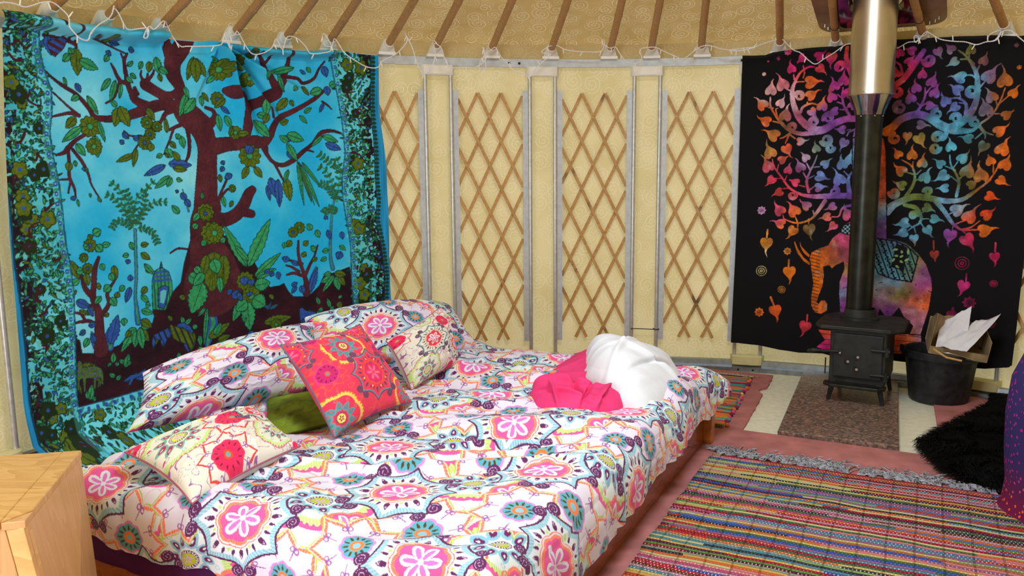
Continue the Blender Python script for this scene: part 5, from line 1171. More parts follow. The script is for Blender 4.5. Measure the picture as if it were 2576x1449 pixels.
stv = empty('wood_stove', st(0, .2, .034), 'small black cast iron wood burning stove on four legs', 'stove')
mb = MB(); sbox(mb, -.15, .145, 0, .40, .14, .445); mb.build('body', M['stove'], stv, bevel=.006)
mb = MB()
pl = [(-.20, -.035), (.165, -.035), (.225, .05), (.225, .34), (.165, .43), (-.19, .43), (-.24, .34), (-.24, .05)]
mb.prism([tuple(st(a, b, 0)[:2]) for a, b in pl], .445, .468); mb.build('top_plate', M['stove'], stv, bevel=.005)
mb = MB(); c = st(-.035, .26, 0)
mb.lathe([(.074, .465), (.105, .468), (.105, .482), (.088, .486), (.084, .53), (.078, .53)], (c[0], c[1], 0), 32, cap=False); mb.build('flue_collar', M['stove'], stv, smooth=True)
mb = MB(); sbox(mb, -.128, .128, -.016, 0, .175, .425); dr = mb.build('door', M['stove'], stv, bevel=.005)
for a, z in ((-.055, .262), (-.005, .292), (-.008, .232)):
    mb = MB(); p = st(a, -.016, z); mb.tube([p, p - SB * .003], .0125, 16); mb.build('air_vent', M['flue'], dr)
for a, z in ((-.048, .268), (.003, .298), (-.001, .228)):
    mb = MB(); p = st(a, -.018, z); mb.tube([p, p - SB * .003], .0075, 12); mb.build('damper_screw', M['rivet'], dr)
mb = MB(); mb.tube([st(-.09, -.02, .316), st(-.09, -.032, .316)], .006, 10); mb.build('catch_screw', M['rivet'], dr)
mb = MB(); mb.tube([st(-.10, -.02, .322), st(-.17, -.03, .318), st(-.20, -.05, .322), st(-.232, -.052, .320), st(-.262, -.045, .312)], [.008, .008, .009, .016, .008], 12); mb.build('door_handle', M['stove'], dr, smooth=True)
mb = MB(); mb.tube([st(-.165, -.03, .28), st(-.165, -.03, .19)], .004, 8); mb.build('door_rod', M['stove'], dr)
for z in (.345, .205):
    mb = MB(); mb.tube([st(.07, -.022, z), st(.165, -.022, z)], .009, 10); mb.tube([st(.15, -.022, z - .03), st(.15, -.022, z + .02)], .011, 10); mb.build('hinge', M['stove'], dr, smooth=True)
mb = MB(); mb.prism([tuple(st(a, b, 0)[:2]) for a, b in ((-.17, 0), (-.17, -.05), (-.13, -.085), (.12, -.085), (.155, -.05), (.155, 0))], .128, .146); mb.build('ash_shelf', M['flue'], stv, bevel=.004)
for a, b in ((-.14, .0), (.132, .0), (-.14, .37), (.132, .37)):
    mb = MB(); s = 1 if a > 0 else -1
    mb.add([st(a + s * .012 * k, b + q, z) for z, k, w in ((.034, 1.4, .018), (.15, 0, .03)) for q in (-w / 2, w / 2) for _ in (0,)] + [st(a - s * w * 1.1 + s * .012 * k, b + q, z) for z, k, w in ((.034, 1.4, .018), (.15, 0, .03)) for q in (-w / 2, w / 2)],
           [(0, 1, 3, 2), (4, 6, 7, 5), (0, 4, 5, 1), (2, 3, 7, 6), (0, 2, 6, 4), (1, 5, 7, 3)])
    mb.build('leg', M['stove'], stv, bevel=.003)

fx, fy = float(c[0]), float(c[1]); fx, fy = 2.03, 4.775
flue = empty('flue_pipe', (fx, fy, .53), 'black stove pipe with a wide polished steel upper sleeve', 'flue')
mb = MB(); mb.lathe([(.070, .486), (.072, .53), (.072, 1.60), (.0735, 1.60), (.0735, 1.66)], (fx, fy, 0), 40); mb.build('lower_pipe', M['flue'], flue, smooth=True)
mb = MB(); mb.lathe([(.078, 1.635), (.084, 1.66), (.118, 1.742), (.119, 1.748)], (fx, fy, 0), 40, cap=False); mb.build('adaptor_cone', M['steel_cone'], flue, smooth=True)
mb = MB(); mb.lathe([(.120, 1.742), (.123, 1.746), (.121, 1.752), (.118, 1.762), (.117, 2.5)], (fx, fy, 0), 48, cap=False); mb.build('upper_sleeve', M['steel'], flue, smooth=True)
for q, r_, z_ in ((-2.3, .12, 1.758), (-1.5, .12, 1.758), (-2.6, .0745, 1.628), (-1.6, .0745, 1.628), (-.8, .0745, 1.628)):
    mb = MB(); mb.ball((fx + r_ * math.cos(q), fy + r_ * math.sin(q), z_), .005, 8, 5); mb.build('screw', M['rivet'], flue)

# ---- clear plastic patch and steel frame where the flue leaves the roof
def roofp(x, y, off=0.):
    r = math.hypot(x - CX, y - CY); return (x, y, ROOF_Z + SL * (RW + .05 - r) - off)


rd = np.array([fx - CX, fy - CY]); rd /= np.hypot(*rd); td = np.array([rd[1], -rd[0]])


def rounded(w0, w1, r, n=8):
    out = []
    for (sx, sy) in ((1, 1), (-1, 1), (-1, -1), (1, -1)):
        cx, cy = sx * (w0 - r), sy * (w1 - r); a0 = {(1, 1): 0, (-1, 1): 90, (-1, -1): 180, (1, -1): 270}[(sx, sy)]
        for k in range(n + 1): a = math.radians(a0 + 90 * k / n); out.append((cx + r * math.cos(a), cy + r * math.sin(a)))
    return out


def patch_ring(mb, outer, inner, off0, off1, sh):
    n = len(outer); V = []
    for off in (off0, off1):
        for ring in (outer, inner):
            for a, b in ring:
                x, y = fx + td[0] * a + rd[0] * (b + sh), fy + td[1] * a + rd[1] * (b + sh); V.append(roofp(x, y, off))
    F = []
    for i in range(n):
        j = (i + 1) % n
        F += [(i, j, n + j, n + i), (2 * n + i, 2 * n + j, 3 * n + j, 3 * n + i), (i, j, 2 * n + j, 2 * n + i), (n + i, n + j, 3 * n + j, 3 * n + i)]
    mb.add(V, F)


hole = [(.13 * math.cos(q), .13 * math.sin(q)) for q in np.linspace(0, 2 * PI, 37)[:-1]]
pt = empty('roof_flashing', roofp(fx, fy, .02), 'brown tinted plastic flue flashing riveted to the roof lining', 'flashing')
mb = MB(); patch_ring(mb, rounded(.345, .32, .10), [(q[0], q[1]) for q in rounded(.13, .13, .12)], .016, .012, .06); o = mb.build('patch', M['clear'], pt)
mb = MB(); patch_ring(mb, rounded(.215, .22, .05), rounded(.14, .14, .10), .07, .02, .02); mb.build('steel_surround', M['steel_cone'], pt)
for q in range(16):
    mb = MB(); a, b = rounded(.31, .285, .09)[q * 2 + 2]; x, y = fx + td[0] * a + rd[0] * (b + .06), fy + td[1] * a + rd[1] * (b + .06)
    p = np.array(roofp(x, y, .016)); mb.tube([p, p - np.array([0, 0, .018])], .0045, 8); mb.build('bolt', M['rivet'], pt)

# ---- rubber bucket with handle
bx_, by_ = 2.47, 4.66
bk = empty('rubber_bucket', (bx_, by_, 0), 'black rubber builder bucket full of rubbish beside the stove', 'bucket')
mb = MB(); seg = 64; prof = [(.150, .012), (.155, .02), (.185, .25), (.187, .262), (.205, .264), (.207, .30), (.200, .305), (.190, .298), (.182, .25), (.150, .05), (.0, .04)]
V = []; F = []
for i, (r, z) in enumerate(prof):
    for j in range(seg):
        a = j / seg * 2 * PI; rr = r + (.0028 if (j % 4 < 2 and 0 < i < 4) else 0) + (.004 * math.sin(3 * a + 1) if i > 3 and i < 8 else 0)
        V.append((bx_ + rr * math.cos(a), by_ + rr * math.sin(a), z + (.004 * math.sin(2 * a) if i > 3 else 0)))
for i in range(len(prof) - 1):
    for j in range(seg): F.append((i * seg + j, i * seg + (j + 1) % seg, (i + 1) * seg + (j + 1) % seg, (i + 1) * seg + j))
F.append(tuple(range(seg)))
mb.add(V, F); mb.build('body', M['rubber'], bk, smooth=True)
mb = MB(); hp = [(bx_ - .10, by_ - .15, .315), (bx_ - .06, by_ - .19, .325), (bx_ + .02, by_ - .215, .305), (bx_ + .12, by_ - .20, .275), (bx_ + .19, by_ - .12, .27), (bx_ + .205, by_ - .05, .285)]
mb.tube(smooth_path(hp, 5), .0035, 8); mb.build('wire_handle', M['rivet'], bk, smooth=True)
for s in (-1, 1): mb = MB(); mb.box((bx_ + .205 * .96 * s, by_ - .05 * s, .30), (.02, .05, .04)); mb.build('handle_lug', M['rubber'], bk, bevel=.004)

# cardboard box standing askew in the bucket and torn sheets
e_ = np.array([.93, -.34, -.12]); e_ /= np.linalg.norm(e_); up_ = np.array([.05, -.2, .97]); up_ -= e_ * (up_ @ e_); up_ /= np.linalg.norm(up_); bk_ = np.cross(up_, e_)
if bk_[1] < 0: bk_ = -bk_
XR = np.array([e_, bk_, up_]).T; XO = np.array([2.325, 4.52, .315])


def xp(a, b, z): return XO + e_ * a + bk_ * b + up_ * z


cb = empty('cardboard_box', xp(.14, .1, 0), 'torn open brown cardboard box lying in the rubber bucket', 'box')
mb = MB(); mb.box(xp(.145, .115, .0), (.29, .23, .004), XR); mb.build('base', M['card'], cb)
for nm, cc, ss in (('side_panel', (.145, 0, .022), (.29, .004, .044)), ('side_panel', (.145, .23, .07), (.29, .004, .14)), ('side_panel', (.29, .115, .06), (.004, .23, .12))):
    mb = MB(); mb.box(xp(*cc), ss, XR); mb.build(nm, M['card'], cb)
mb = MB(); mb.add([xp(0, .0, .0), xp(0, .16, .0), xp(-.0, .17, .15), xp(.0, .02, .235), xp(.004, .0, .235), xp(-.004, .0, .0), xp(-.004, .16, .0), xp(-.004, .17, .15), xp(-.004, .02, .235), xp(0, 0, .235)],
                  [(0, 1, 2, 3, 9), (5, 6, 7, 8, 4), (0, 1, 6, 5), (1, 2, 7, 6), (2, 3, 8, 7), (3, 9, 4, 8), (9, 0, 5, 4)])
mb.build('side_panel', M['card'], cb)
mb = MB(); mb.add([xp(.0, .03, .23), xp(.06, .16, .17), xp(.07, .17, .10), xp(.0, .05, .02), xp(.003, .028, .233), xp(.063, .158, .173), xp(.073, .168, .103), xp(.003, .048, .023)],
                  [(0, 1, 2, 3), (4, 5, 6, 7), (0, 1, 5, 4), (1, 2, 6, 5), (2, 3, 7, 6), (3, 0, 4, 7)]); mb.build('flap', M['card'], cb)


def sheet(name, corners, mat, label, cat, seed, crump=.012, n=26, tear=.012):
    A, B, Cc, D = [np.array(q, float) for q in corners]
    u = np.linspace(0, 1, n)[None, :, None]; v = np.linspace(0, 1, n)[:, None, None]
    v2 = v + tear * 3 * (fbm(u * 9, v * 0 + seed, seed) - .5) * np.clip((v - .5) * 2, 0, 1)
    P = (A * (1 - u) + B * u) * (1 - v2) + (D * (1 - u) + Cc * u) * v2
    nn = np.cross(B - A, D - A); nn /= np.linalg.norm(nn)
    P = P + nn * (crump * (fbm(u * 4 + seed, v * 4, seed) - .5) * 2 + .03 * (u - .5) ** 2)
    o = grid_obj(name, P, mat)
    m = o.modifiers.new('thickness', 'SOLIDIFY'); m.thickness = .0015
    return tag(o, label, cat)


sheet('torn_paper', [(2.37, 4.47, .36), (2.47, 4.40, .345), (2.71, 4.52, .525), (2.62, 4.60, .475)], M['paper'], 'long torn strip of white paper sticking up to the right from the cardboard box', 'paper', 3)
sheet('torn_paper', [(2.35, 4.50, .35), (2.52, 4.50, .37), (2.60, 4.62, .56), (2.44, 4.64, .46)], M['paper'], 'broad torn sheet of white paper behind the strip in the cardboard box', 'paper', 9, tear=.03)
sheet('torn_card', [(2.40, 4.62, .40), (2.56, 4.62, .42), (2.55, 4.66, .50), (2.42, 4.66, .50)], M['card'], 'ragged scrap of brown card behind the white paper', 'card', 5, tear=.04)
mb = MB(); mb.tube([(2.30, 4.43, .36), (2.36, 4.40, .318), (2.43, 4.37, .305)], .006, 6)
tag(mb.build('kindling_stick', M['slat2'], smooth=True), 'thin pale stick poking out over the bucket rim', 'stick')


# ---- rag rugs: woven colour rows from shader nodes
def rag(name, row, cols, warp=.10, dark=.35, seed=0, speck=.5):
    m, N, L, B = nt(name)
    uv = N.new('ShaderNodeUVMap'); uv.uv_map = 'UVMap'; sp = N.new('ShaderNodeSeparateXYZ'); L.new(uv.outputs[0], sp.inputs[0])

    def math_(op, a, b=None, c=None):
        n = N.new('ShaderNodeMath'); n.operation = op
        for k, q in enumerate((a, b, c)):
            if q is None: continue
            if isinstance(q, (int, float)): n.inputs[k].default_value = q
            else: L.new(q, n.inputs[k])
        return n.outputs[0]
    wav = N.new('ShaderNodeTexNoise'); wav.inputs['Scale'].default_value = 4; L.new(uv.outputs[0], wav.inputs[0])
    yy = math_('ADD', sp.outputs[1], math_('MULTIPLY', wav.outputs['Fac'], row * 2.2))
    rw = math_('FLOOR', math_('DIVIDE', yy, row))
    # each row's rag changes colour along its length
    seg = math_('FLOOR', math_('ADD', math_('MULTIPLY', sp.outputs[0], 1.1), math_('MULTIPLY', math_('SINE', math_('MULTIPLY', rw, 12.9898)), 43.7)))
    wn = N.new('ShaderNodeTexWhiteNoise'); wn.noise_dimensions = '2D'; cb_ = N.new('ShaderNodeCombineXYZ')
    L.new(math_('ADD', math_('MULTIPLY', seg, .37), seed), cb_.inputs[0]); L.new(math_('FLOOR', math_('MULTIPLY', rw, .62)), cb_.inputs[1]); L.new(cb_.outputs[0], wn.inputs[0])
    cr = N.new('ShaderNodeValToRGB'); cr.color_ramp.interpolation = 'CONSTANT'
    while len(cr.color_ramp.elements) < len(cols): cr.color_ramp.elements.new(.5)
    for i, c_ in enumerate(cols): cr.color_ramp.elements[i].position = i / len(cols); cr.color_ramp.elements[i].color = lin(c_)
    L.new(wn.outputs[0], cr.inputs[0])
    # weave: alternating dark gaps and pale warp specks
    fx_ = math_('FRACT', math_('ADD', math_('DIVIDE', sp.outputs[0], .0125), math_('MULTIPLY', rw, .5)))
    fy_ = math_('FRACT', math_('DIVIDE', yy, row))
    gap = math_('LESS_THAN', fy_, .16); rn = N.new('ShaderNodeTexWhiteNoise'); rn.noise_dimensions = '1D'; L.new(rw, rn.inputs['W'])
    spk = math_('MULTIPLY', math_('MULTIPLY', math_('LESS_THAN', fx_, .3), math_('GREATER_THAN', fy_, .30)), math_('MULTIPLY_ADD', math_('GREATER_THAN', rn.outputs[0], .45), .75, .25))
    wp = math_('LESS_THAN', math_('ABSOLUTE', math_('SUBTRACT', math_('FRACT', math_('DIVIDE', sp.outputs[0], warp)), .5)), .045)
    no = N.new('ShaderNodeTexNoise'); no.inputs['Scale'].default_value = 160; L.new(uv.outputs[0], no.inputs[0])
    a = N.new('ShaderNodeMixRGB'); a.blend_type = 'MULTIPLY'; a.inputs[2].default_value = (dark, dark, dark, 1); L.new(cr.outputs[0], a.inputs[1]); L.new(math_('MULTIPLY', gap, .8), a.inputs[0])
    b = N.new('ShaderNodeMixRGB'); b.inputs[2].default_value = lin((214, 204, 190)); L.new(a.outputs[0], b.inputs[1]); L.new(math_('MULTIPLY', math_('MULTIPLY', spk, math_('GREATER_THAN', no.outputs['Fac'], .47)), speck), b.inputs[0])
    c2 = N.new('ShaderNodeMixRGB'); c2.blend_type = 'MULTIPLY'; c2.inputs[2].default_value = (.42, .40, .36, 1); L.new(b.outputs[0], c2.inputs[1]); L.new(math_('MULTIPLY', wp, .65), c2.inputs[0])
    L.new(c2.outputs[0], B.inputs['Base Color'])
    bp = N.new('ShaderNodeBump'); bp.inputs['Strength'].default_value = .8; bp.inputs['Distance'].default_value = .003
    L.new(math_('ADD', math_('SINE', math_('MULTIPLY', fy_, PI)), math_('MULTIPLY', no.outputs['Fac'], .6)), bp.inputs['Height']); L.new(bp.outputs[0], B.inputs['Normal'])
    B.inputs['Roughness'].default_value = .95; B.inputs['Specular IOR Level'].default_value = .1
    return m


RAGC = [(171, 37, 52), (87, 129, 60), (194, 153, 74), (79, 31, 56), (168, 67, 110), (194, 95, 43), (61, 92, 63), (168, 127, 147), (49, 49, 63), (146, 22, 47), (120, 153, 93), (182, 165, 87), (82, 103, 153), (135, 86, 127), (194, 115, 115), (103, 51, 30), (70, 126, 142), (177, 57, 36), (127, 137, 116), (154, 92, 61), (43, 80, 163), (184, 184, 128)]
M['rag'] = rag('rag_weave', .016, RAGC, .092, .30, 0, .9)
M['rag2'] = rag('rag_weave_small', .022, [(226, 120, 56), (70, 60, 80), (120, 130, 90), (150, 100, 90), (60, 150, 150), (190, 120, 120), (190, 60, 90), (100, 84, 60), (224, 110, 60), (170, 150, 60)], 5.0, .5, 3, .15)


def rug_mesh(origin, du, dv, lu, lv, name, mat, z=.014, amp=.004, nu=60, nv=80, seed=1, parent=None, edge_w=.006):
    u = np.linspace(0, lu, nu)[None]; v = np.linspace(0, lv, nv)[:, None]
    wob = edge_w * (fbm(v * 6, u * 0 + seed, seed) - .5) * 4 * (1 - u / lu)
    zz = z + amp * fbm(u * 3, v * 3, seed) * 2 + 0 * v
    P = np.stack([origin[0] + du[0] * (u + wob) + dv[0] * v, origin[1] + du[1] * (u + wob) + dv[1] * v, zz], -1)
    # turn the border down to the floor
    P = np.pad(P, ((1, 1), (1, 1), (0, 0)), 'edge'); P[0, :, 2] = P[-1, :, 2] = .012; P[:, 0, 2] = P[:, -1, 2] = .012
    o = grid_obj(name, P, mat, parent)
    uu, vv = np.meshgrid(np.pad(np.linspace(0, lu, nu), 1, 'edge'), np.pad(np.linspace(0, lv, nv), 1, 'edge'))
    set_uv(o, np.stack([uu, vv], -1))
    return o


rd_u = np.array([.894, -.447]); rd_v = np.array([-.448, -.894])
RO = (.935, 3.745)
rg = empty('rag_rug', (RO[0] + .4, RO[1] - .8, .012), 'large multicoloured striped rag rug on the rust carpet', 'rug')
rug_mesh(RO, rd_u, rd_v, 1.55, 1.95, 'woven_field', M['rag'], .022, .004, 60, 90, 1, rg)


def fringe(name, p0, p1, out, n, mat, parent, L_=.07, seed=0, z=.016, group=5):
    mb = MB(); rs = np.random.RandomState(seed); p0 = np.array(p0, float); p1 = np.array(p1, float); out = np.array(out)
    al = (p1 - p0) / np.linalg.norm(p1 - p0)
    for i in range(n):
        b = p0 + (p1 - p0) * (i + .5) / n; ln = L_ * rs.uniform(.5, 1.1); lean_ = rs.uniform(-.5, .5)
        for k in range(group):
            q = b + al * rs.uniform(-.012, .012); P = [(q[0], q[1], z)]
            d = out + al * (lean_ + rs.uniform(-.4, .4)); cur = rs.uniform(-30, 30); L1 = ln * rs.uniform(.6, 1.1)
            for s in range(1, 7):
                th = cur * s / 6; ct, sn = math.cos(th * .06), math.sin(th * .06)
                dd = np.array([d[0] * ct - d[1] * sn, d[0] * sn + d[1] * ct]); P.append((P[-1][0] + dd[0] * L1 / 6, P[-1][1] + dd[1] * L1 / 6, z + .012 * math.sin(s / 6 * PI) * rs.rand() + .002))
            mb.tube(P, .0024, 4)
    return mb.build(name, mat, parent)


fringe('fringe', RO, (RO[0] + .894 * 1.55, RO[1] - .447 * 1.55), -rd_v, 30, M['fringe'], rg, .17, 3, .018, 16)

mo = np.array([1.505, 5.115]); mdu = np.array([-.894, .448]); mdv = np.array([-.395, -.92])
mat_ = empty('rag_mat', (*(mo + mdu * .3 + mdv * .5), .012), 'small dark striped rag mat with bobbles beyond the foot of the bed', 'mat')
rug_mesh(mo, mdu, mdv, .62, 1.05, 'woven_field', M['rag2'], .020, .006, 30, 50, 4, mat_)
fringe('fringe', mo, mo + mdu * .62, -mdv, 44, M['fringe2'], mat_, .07, 8, .018, 4)
rs = np.random.RandomState(2)
M['bob'] = [plain('pink_bobble', (206, 70, 130), .9, 0, .1), plain('teal_bobble', (60, 150, 140), .9, 0, .1), plain('orange_bobble', (224, 110, 60), .9, 0, .1), plain('plum_bobble', (110, 40, 84), .9, 0, .1), plain('cream_bobble', (210, 190, 160), .9, 0, .1)]
for i in range(22):
    p = mo + mdv * (i + .4) / 22 * 1.05 - mdu * rs.uniform(.005, .02); mb = MB(); mb.ball((p[0], p[1], .024), rs.uniform(.009, .014), 8, 6); mb.build('bobble', M['bob'][rs.randint(5)], mat_, smooth=True)

# ---- black sheepskin
sk = np.array([(1.985, 3.87), (1.955, 3.76), (1.93, 3.62), (1.925, 3.50), (1.935, 3.39), (2.02, 3.26), (2.18, 3.14), (2.4, 3.08), (2.75, 3.12), (3.05, 3.35), (3.15, 3.75), (3.08, 4.15), (2.95, 4.42), (2.86, 4.60), (2.78, 4.62), (2.70, 4.52), (2.56, 4.36), (2.42, 4.24), (2.26, 4.10), (2.12, 3.98)])
skc = sk.mean(0); skP = smooth_path([(*p, 0) for p in np.vstack([sk, sk[:1]])], 4)[:-1, :2]
sh = empty('sheepskin_rug', (*skc, .012), 'shaggy black sheepskin rug between the bucket and the purple throw', 'rug')
n_ = len(skP); T_ = np.linspace(0, 1, 14)
Pk = np.stack([np.stack([skc[0] + (skP[:, 0] - skc[0]) * t, skc[1] + (skP[:, 1] - skc[1]) * t, .018 + .05 * np.sqrt(np.clip(1 - t ** 4, 0, 1)) + .012 * fbm(skP[:, 0] * 6 * t, skP[:, 1] * 6 * t, 3)], 1) for t in T_])
grid_obj('hide', Pk, M['fur'], sh, wrap=True)
mb = MB(); rs = np.random.RandomState(4); V = []; F = []
for i in range(15000):
    j = rs.randint(n_); t = math.sqrt(rs.rand()) if i % 3 else rs.uniform(.93, 1.0); b = skc + (skP[j] - skc) * t + rs.uniform(-.02, .02, 2)
    z = .03 + .05 * math.sqrt(max(0, 1 - t ** 4)); out = (b - skc) / (np.hypot(*(b - skc)) + 1e-6)
    ang = vnoise(np.array([b[0] * 9]), np.array([b[1] * 9]), 12)[0] * 12; cl = np.array([math.cos(ang), math.sin(ang)])
    ln = rs.uniform(.035, .065); d = np.array([*(out * (.4 + .8 * t ** 6) + cl * .6), .55 * (1 - t ** 6) + .05]); d /= np.linalg.norm(d)
    w = np.array([-d[1], d[0], 0]) * .0022; p = np.array([b[0], b[1], z - .012]); m_ = p + d * ln * .55 + np.array([0, 0, .004]); e2 = p + d * ln - np.array([0, 0, .006])
    k = len(V); V += [p - w, p + w, m_ + w * .8, m_ - w * .8, e2]; F += [(k, k + 1, k + 2, k + 3), (k + 3, k + 2, k + 4)]
V = np.array(V); V[:, 2] = np.maximum(V[:, 2], .013)
mb.add(V, F); me_o = mb.build('wool', M['fur'], sh); me_o['kind'] = 'stuff'


# ---- purple throw over a low chair at the right edge
def throw_mat():
    m, N, L, B = nt('purple_throw')
    tc = N.new('ShaderNodeTexCoord'); mp = N.new('ShaderNodeMapping'); mp.inputs['Rotation'].default_value = (0, .5, .6); mp.inputs['Scale'].default_value = (.7, 1, .8); L.new(tc.outputs['Object'], mp.inputs[0])
    vo = N.new('ShaderNodeTexVoronoi'); vo.inputs['Scale'].default_value = 52; L.new(mp.outputs[0], vo.inputs[0])
    cr = N.new('ShaderNodeValToRGB'); cr.color_ramp.interpolation = 'CONSTANT'; cr.color_ramp.elements[0].color = (1, 1, 1, 1); cr.color_ramp.elements[1].color = (0, 0, 0, 1); cr.color_ramp.elements[1].position = .24
    L.new(vo.outputs['Distance'], cr.inputs[0])
    sp = N.new('ShaderNodeSeparateXYZ'); L.new(tc.outputs['Object'], sp.inputs[0])
    c2 = N.new('ShaderNodeValToRGB'); c2.color_ramp.elements[0].color = lin((226, 96, 40)); c2.color_ramp.elements[1].color = lin((170, 36, 130)); c2.color_ramp.elements[0].position = .30; c2.color_ramp.elements[1].position = .42
    mr = N.new('ShaderNodeMath'); mr.operation = 'MULTIPLY_ADD'; mr.inputs[1].default_value = .8; mr.inputs[2].default_value = .25; L.new(sp.outputs[2], mr.inputs[0]); L.new(mr.outputs[0], c2.inputs[0])
    c3 = N.new('ShaderNodeValToRGB'); c3.color_ramp.elements[0].color = lin((104, 26, 66)); c3.color_ramp.elements[1].color = lin((54, 44, 96)); c3.color_ramp.elements[0].position = .30; c3.color_ramp.elements[1].position = .44; L.new(mr.outputs[0], c3.inputs[0])
    mx = N.new('ShaderNodeMixRGB'); L.new(cr.outputs[0], mx.inputs[0]); L.new(c3.outputs[0], mx.inputs[1]); L.new(c2.outputs[0], mx.inputs[2]); L.new(mx.outputs[0], B.inputs['Base Color'])
    B.inputs['Roughness'].default_value = .9; B.inputs['Specular IOR Level'].default_value = .1
    return m


M['throw'] = throw_mat()
ta = np.linspace(0, 2 * PI, 97)[:-1]; prof = [(.0, .80), (.55, .79), (.80, .74), (.92, .66), (.985, .54), (1.0, .40), (.99, .25), (.97, .12), (.98, .04), (1.0, .014)]
Pt_ = []
for r, z in prof:
    fold = 1 + .035 * np.sin(ta * 11 + 2 * np.sin(ta * 3)) * (1 - z) + .02 * np.sin(ta * 5)
    Pt_.append(np.stack([2.59 + .66 * r * fold * np.sign(np.cos(ta)) * np.abs(np.cos(ta)) ** .9, 2.92 + .60 * r * fold * np.sign(np.sin(ta)) * np.abs(np.sin(ta)) ** .9, z + .01 * np.sin(ta * 7)], 1))
Pt_ = np.array(Pt_)
o = grid_obj('throw_covered_seat', Pt_, M['throw'], wrap=True); tag(o, 'seat under a purple patterned throw at the right edge', 'seat')


# ------------------------------------------------------------------ pine chest in the near left corner
def chest():
    e = empty('pine_chest', (-1.5, 2.1, 0), 'pale pine chest standing at the near end of the bed', 'chest')
    H = .55
    br, nr_, fl2, bl2 = np.array([-1.292, 2.379]), np.array([-1.178, 1.892]), np.array([-1.70, 1.75]), np.array([-1.80, 2.28])
    br0, nr0 = br + (.02, .0), nr_ + (.085, .0)
    t = .022
    # top: boards and an end batten
    c = lambda a, b, k: tuple(a + (b - a) * k)
    mb = MB(); mb.prism([c(br, bl2, .10), c(nr_, fl2, .10), tuple(fl2), tuple(bl2)], H - t, H); mb.build('top_board', M['pine'], e, bevel=.003)
    mb = MB(); mb.prism([tuple(br), c(nr_, br, .12), c(nr_, fl2, .098), c(br, bl2, .098)], H - t, H); mb.build('end_batten', M['pine'], e, bevel=.003)
    mb = MB(); mb.prism([c(nr_, br, .115), tuple(nr_), tuple(nr_ + (fl2 - nr_) * .098)][:3], H - t - .002, H - .004); mb.build('corner_block', M['pine2'], e, bevel=.002)

    def panel(nm, a, b, a0, b0, z1, mat, th):
        a, b, a0, b0 = [np.array(q, float) for q in (a, b, a0, b0)]
        n = np.array([-(b - a)[1], (b - a)[0]]); n /= np.hypot(*n); n *= th
        V = [(*a0, 0), (*b0, 0), (*(b0 + n), 0), (*(a0 + n), 0), (*a, z1), (*b, z1), (*(b + n), z1), (*(a + n), z1)]
        m_ = MB(); m_.add(V, [(0, 1, 2, 3), (4, 5, 6, 7), (0, 1, 5, 4), (1, 2, 6, 5), (2, 3, 7, 6), (3, 0, 4, 7)]); m_.build(nm, mat, e, bevel=.002)
    panel('side_panel', nr_ + (-.002, .01), br + (-.002, -.002), nr0, br0, H - t, M['pine2'], .02)
    panel('front_panel', fl2, nr_ + (-.05, -.002), fl2, nr0 + (-.05, 0), H - t, M['pine2'], .02)
    panel('corner_post', nr_ + (-.048, -.004), nr_ + (-.003, -.004), nr0 + (-.048, -.004), nr0 + (-.003, -.004), H - t, M['pine'], .03)
    panel('back_panel', br + (-.01, -.01), bl2, br0 + (-.01, -.01), bl2, H - t, M['pine2'], .02)
    panel('side_panel', bl2, fl2, bl2, fl2, H - t, M['pine2'], .02)


chest()

# ------------------------------------------------------------------ bed
SL_, TW = 2.02, -2.32           # length towards the head, extent along the foot
bf = empty('bed_frame', tuple(bed(1.0, -1.1)), 'low orange brown wooden bed frame under the flowered duvet', 'bed')


def bbox(nm, s0, s1, t0, t1, z0, z1, mat, bev=.004):
    mb = MB(); R_ = np.array([BU, BV, [0, 0, 1.]]).T
    mb.box(bed((s0 + s1) / 2, (t0 + t1) / 2, (z0 + z1) / 2), (s1 - s0, t1 - t0, z1 - z0), R_); return mb.build(nm, mat, bf, bevel=bev)


for s, t in ((0, -.065), (0, -2.30), (1.70, -.065), (1.70, -2.30)): bbox('leg', s, s + .065, t, t + .065, .012, .205, M['bedwood'])
bbox('side_rail', .040, .085, -2.24, -.06, .016, .165, M['railwood'])
bbox('side_rail', 1.71, 1.74, -2.24, -.06, .03, .165, M['bedwood'])
bbox('end_rail', .06, 1.71, -2.285, -2.255, .02, .165, M['bedwood'])
bbox('end_rail', .06, 1.71, -.05, -.02, .03, .165, M['bedwood'])
for k in range(8): bbox('slat', .10 + k * .21, .17 + k * .21, -2.25, -.06, .145, .163, M['bedwood'], .002)


def bed_grid(S_, T_, Zz): return BO + S_[..., None] * BU + T_[..., None] * BV + Zz[..., None] * np.array([0, 0, 1.])


# mattress
n = 60; th = np.linspace(0, 2 * PI, 160)[:-1]
def superel(th, a, b, p=10): c, s = np.cos(th), np.sin(th); r = (np.abs(c / a) ** p + np.abs(s / b) ** p) ** (-1 / p); return r * c, r * s
P = []
for k, z in ((.0, .168), (.9, .168), (.985, .175), (1.0, .19), (1.0, .28), (.985, .30), (.9, .305), (0, .31)):
    a, b = superel(th, .83 * k + 1e-4, 1.135 * k + 1e-4); P.append(bed_grid(.91 + a, -1.165 + b, np.full(len(th), z)))
o = grid_obj('mattress', np.array(P), M['white'], wrap=True); tag(o, 'thick mattress mostly hidden under the duvet and purple sheet', 'mattress')
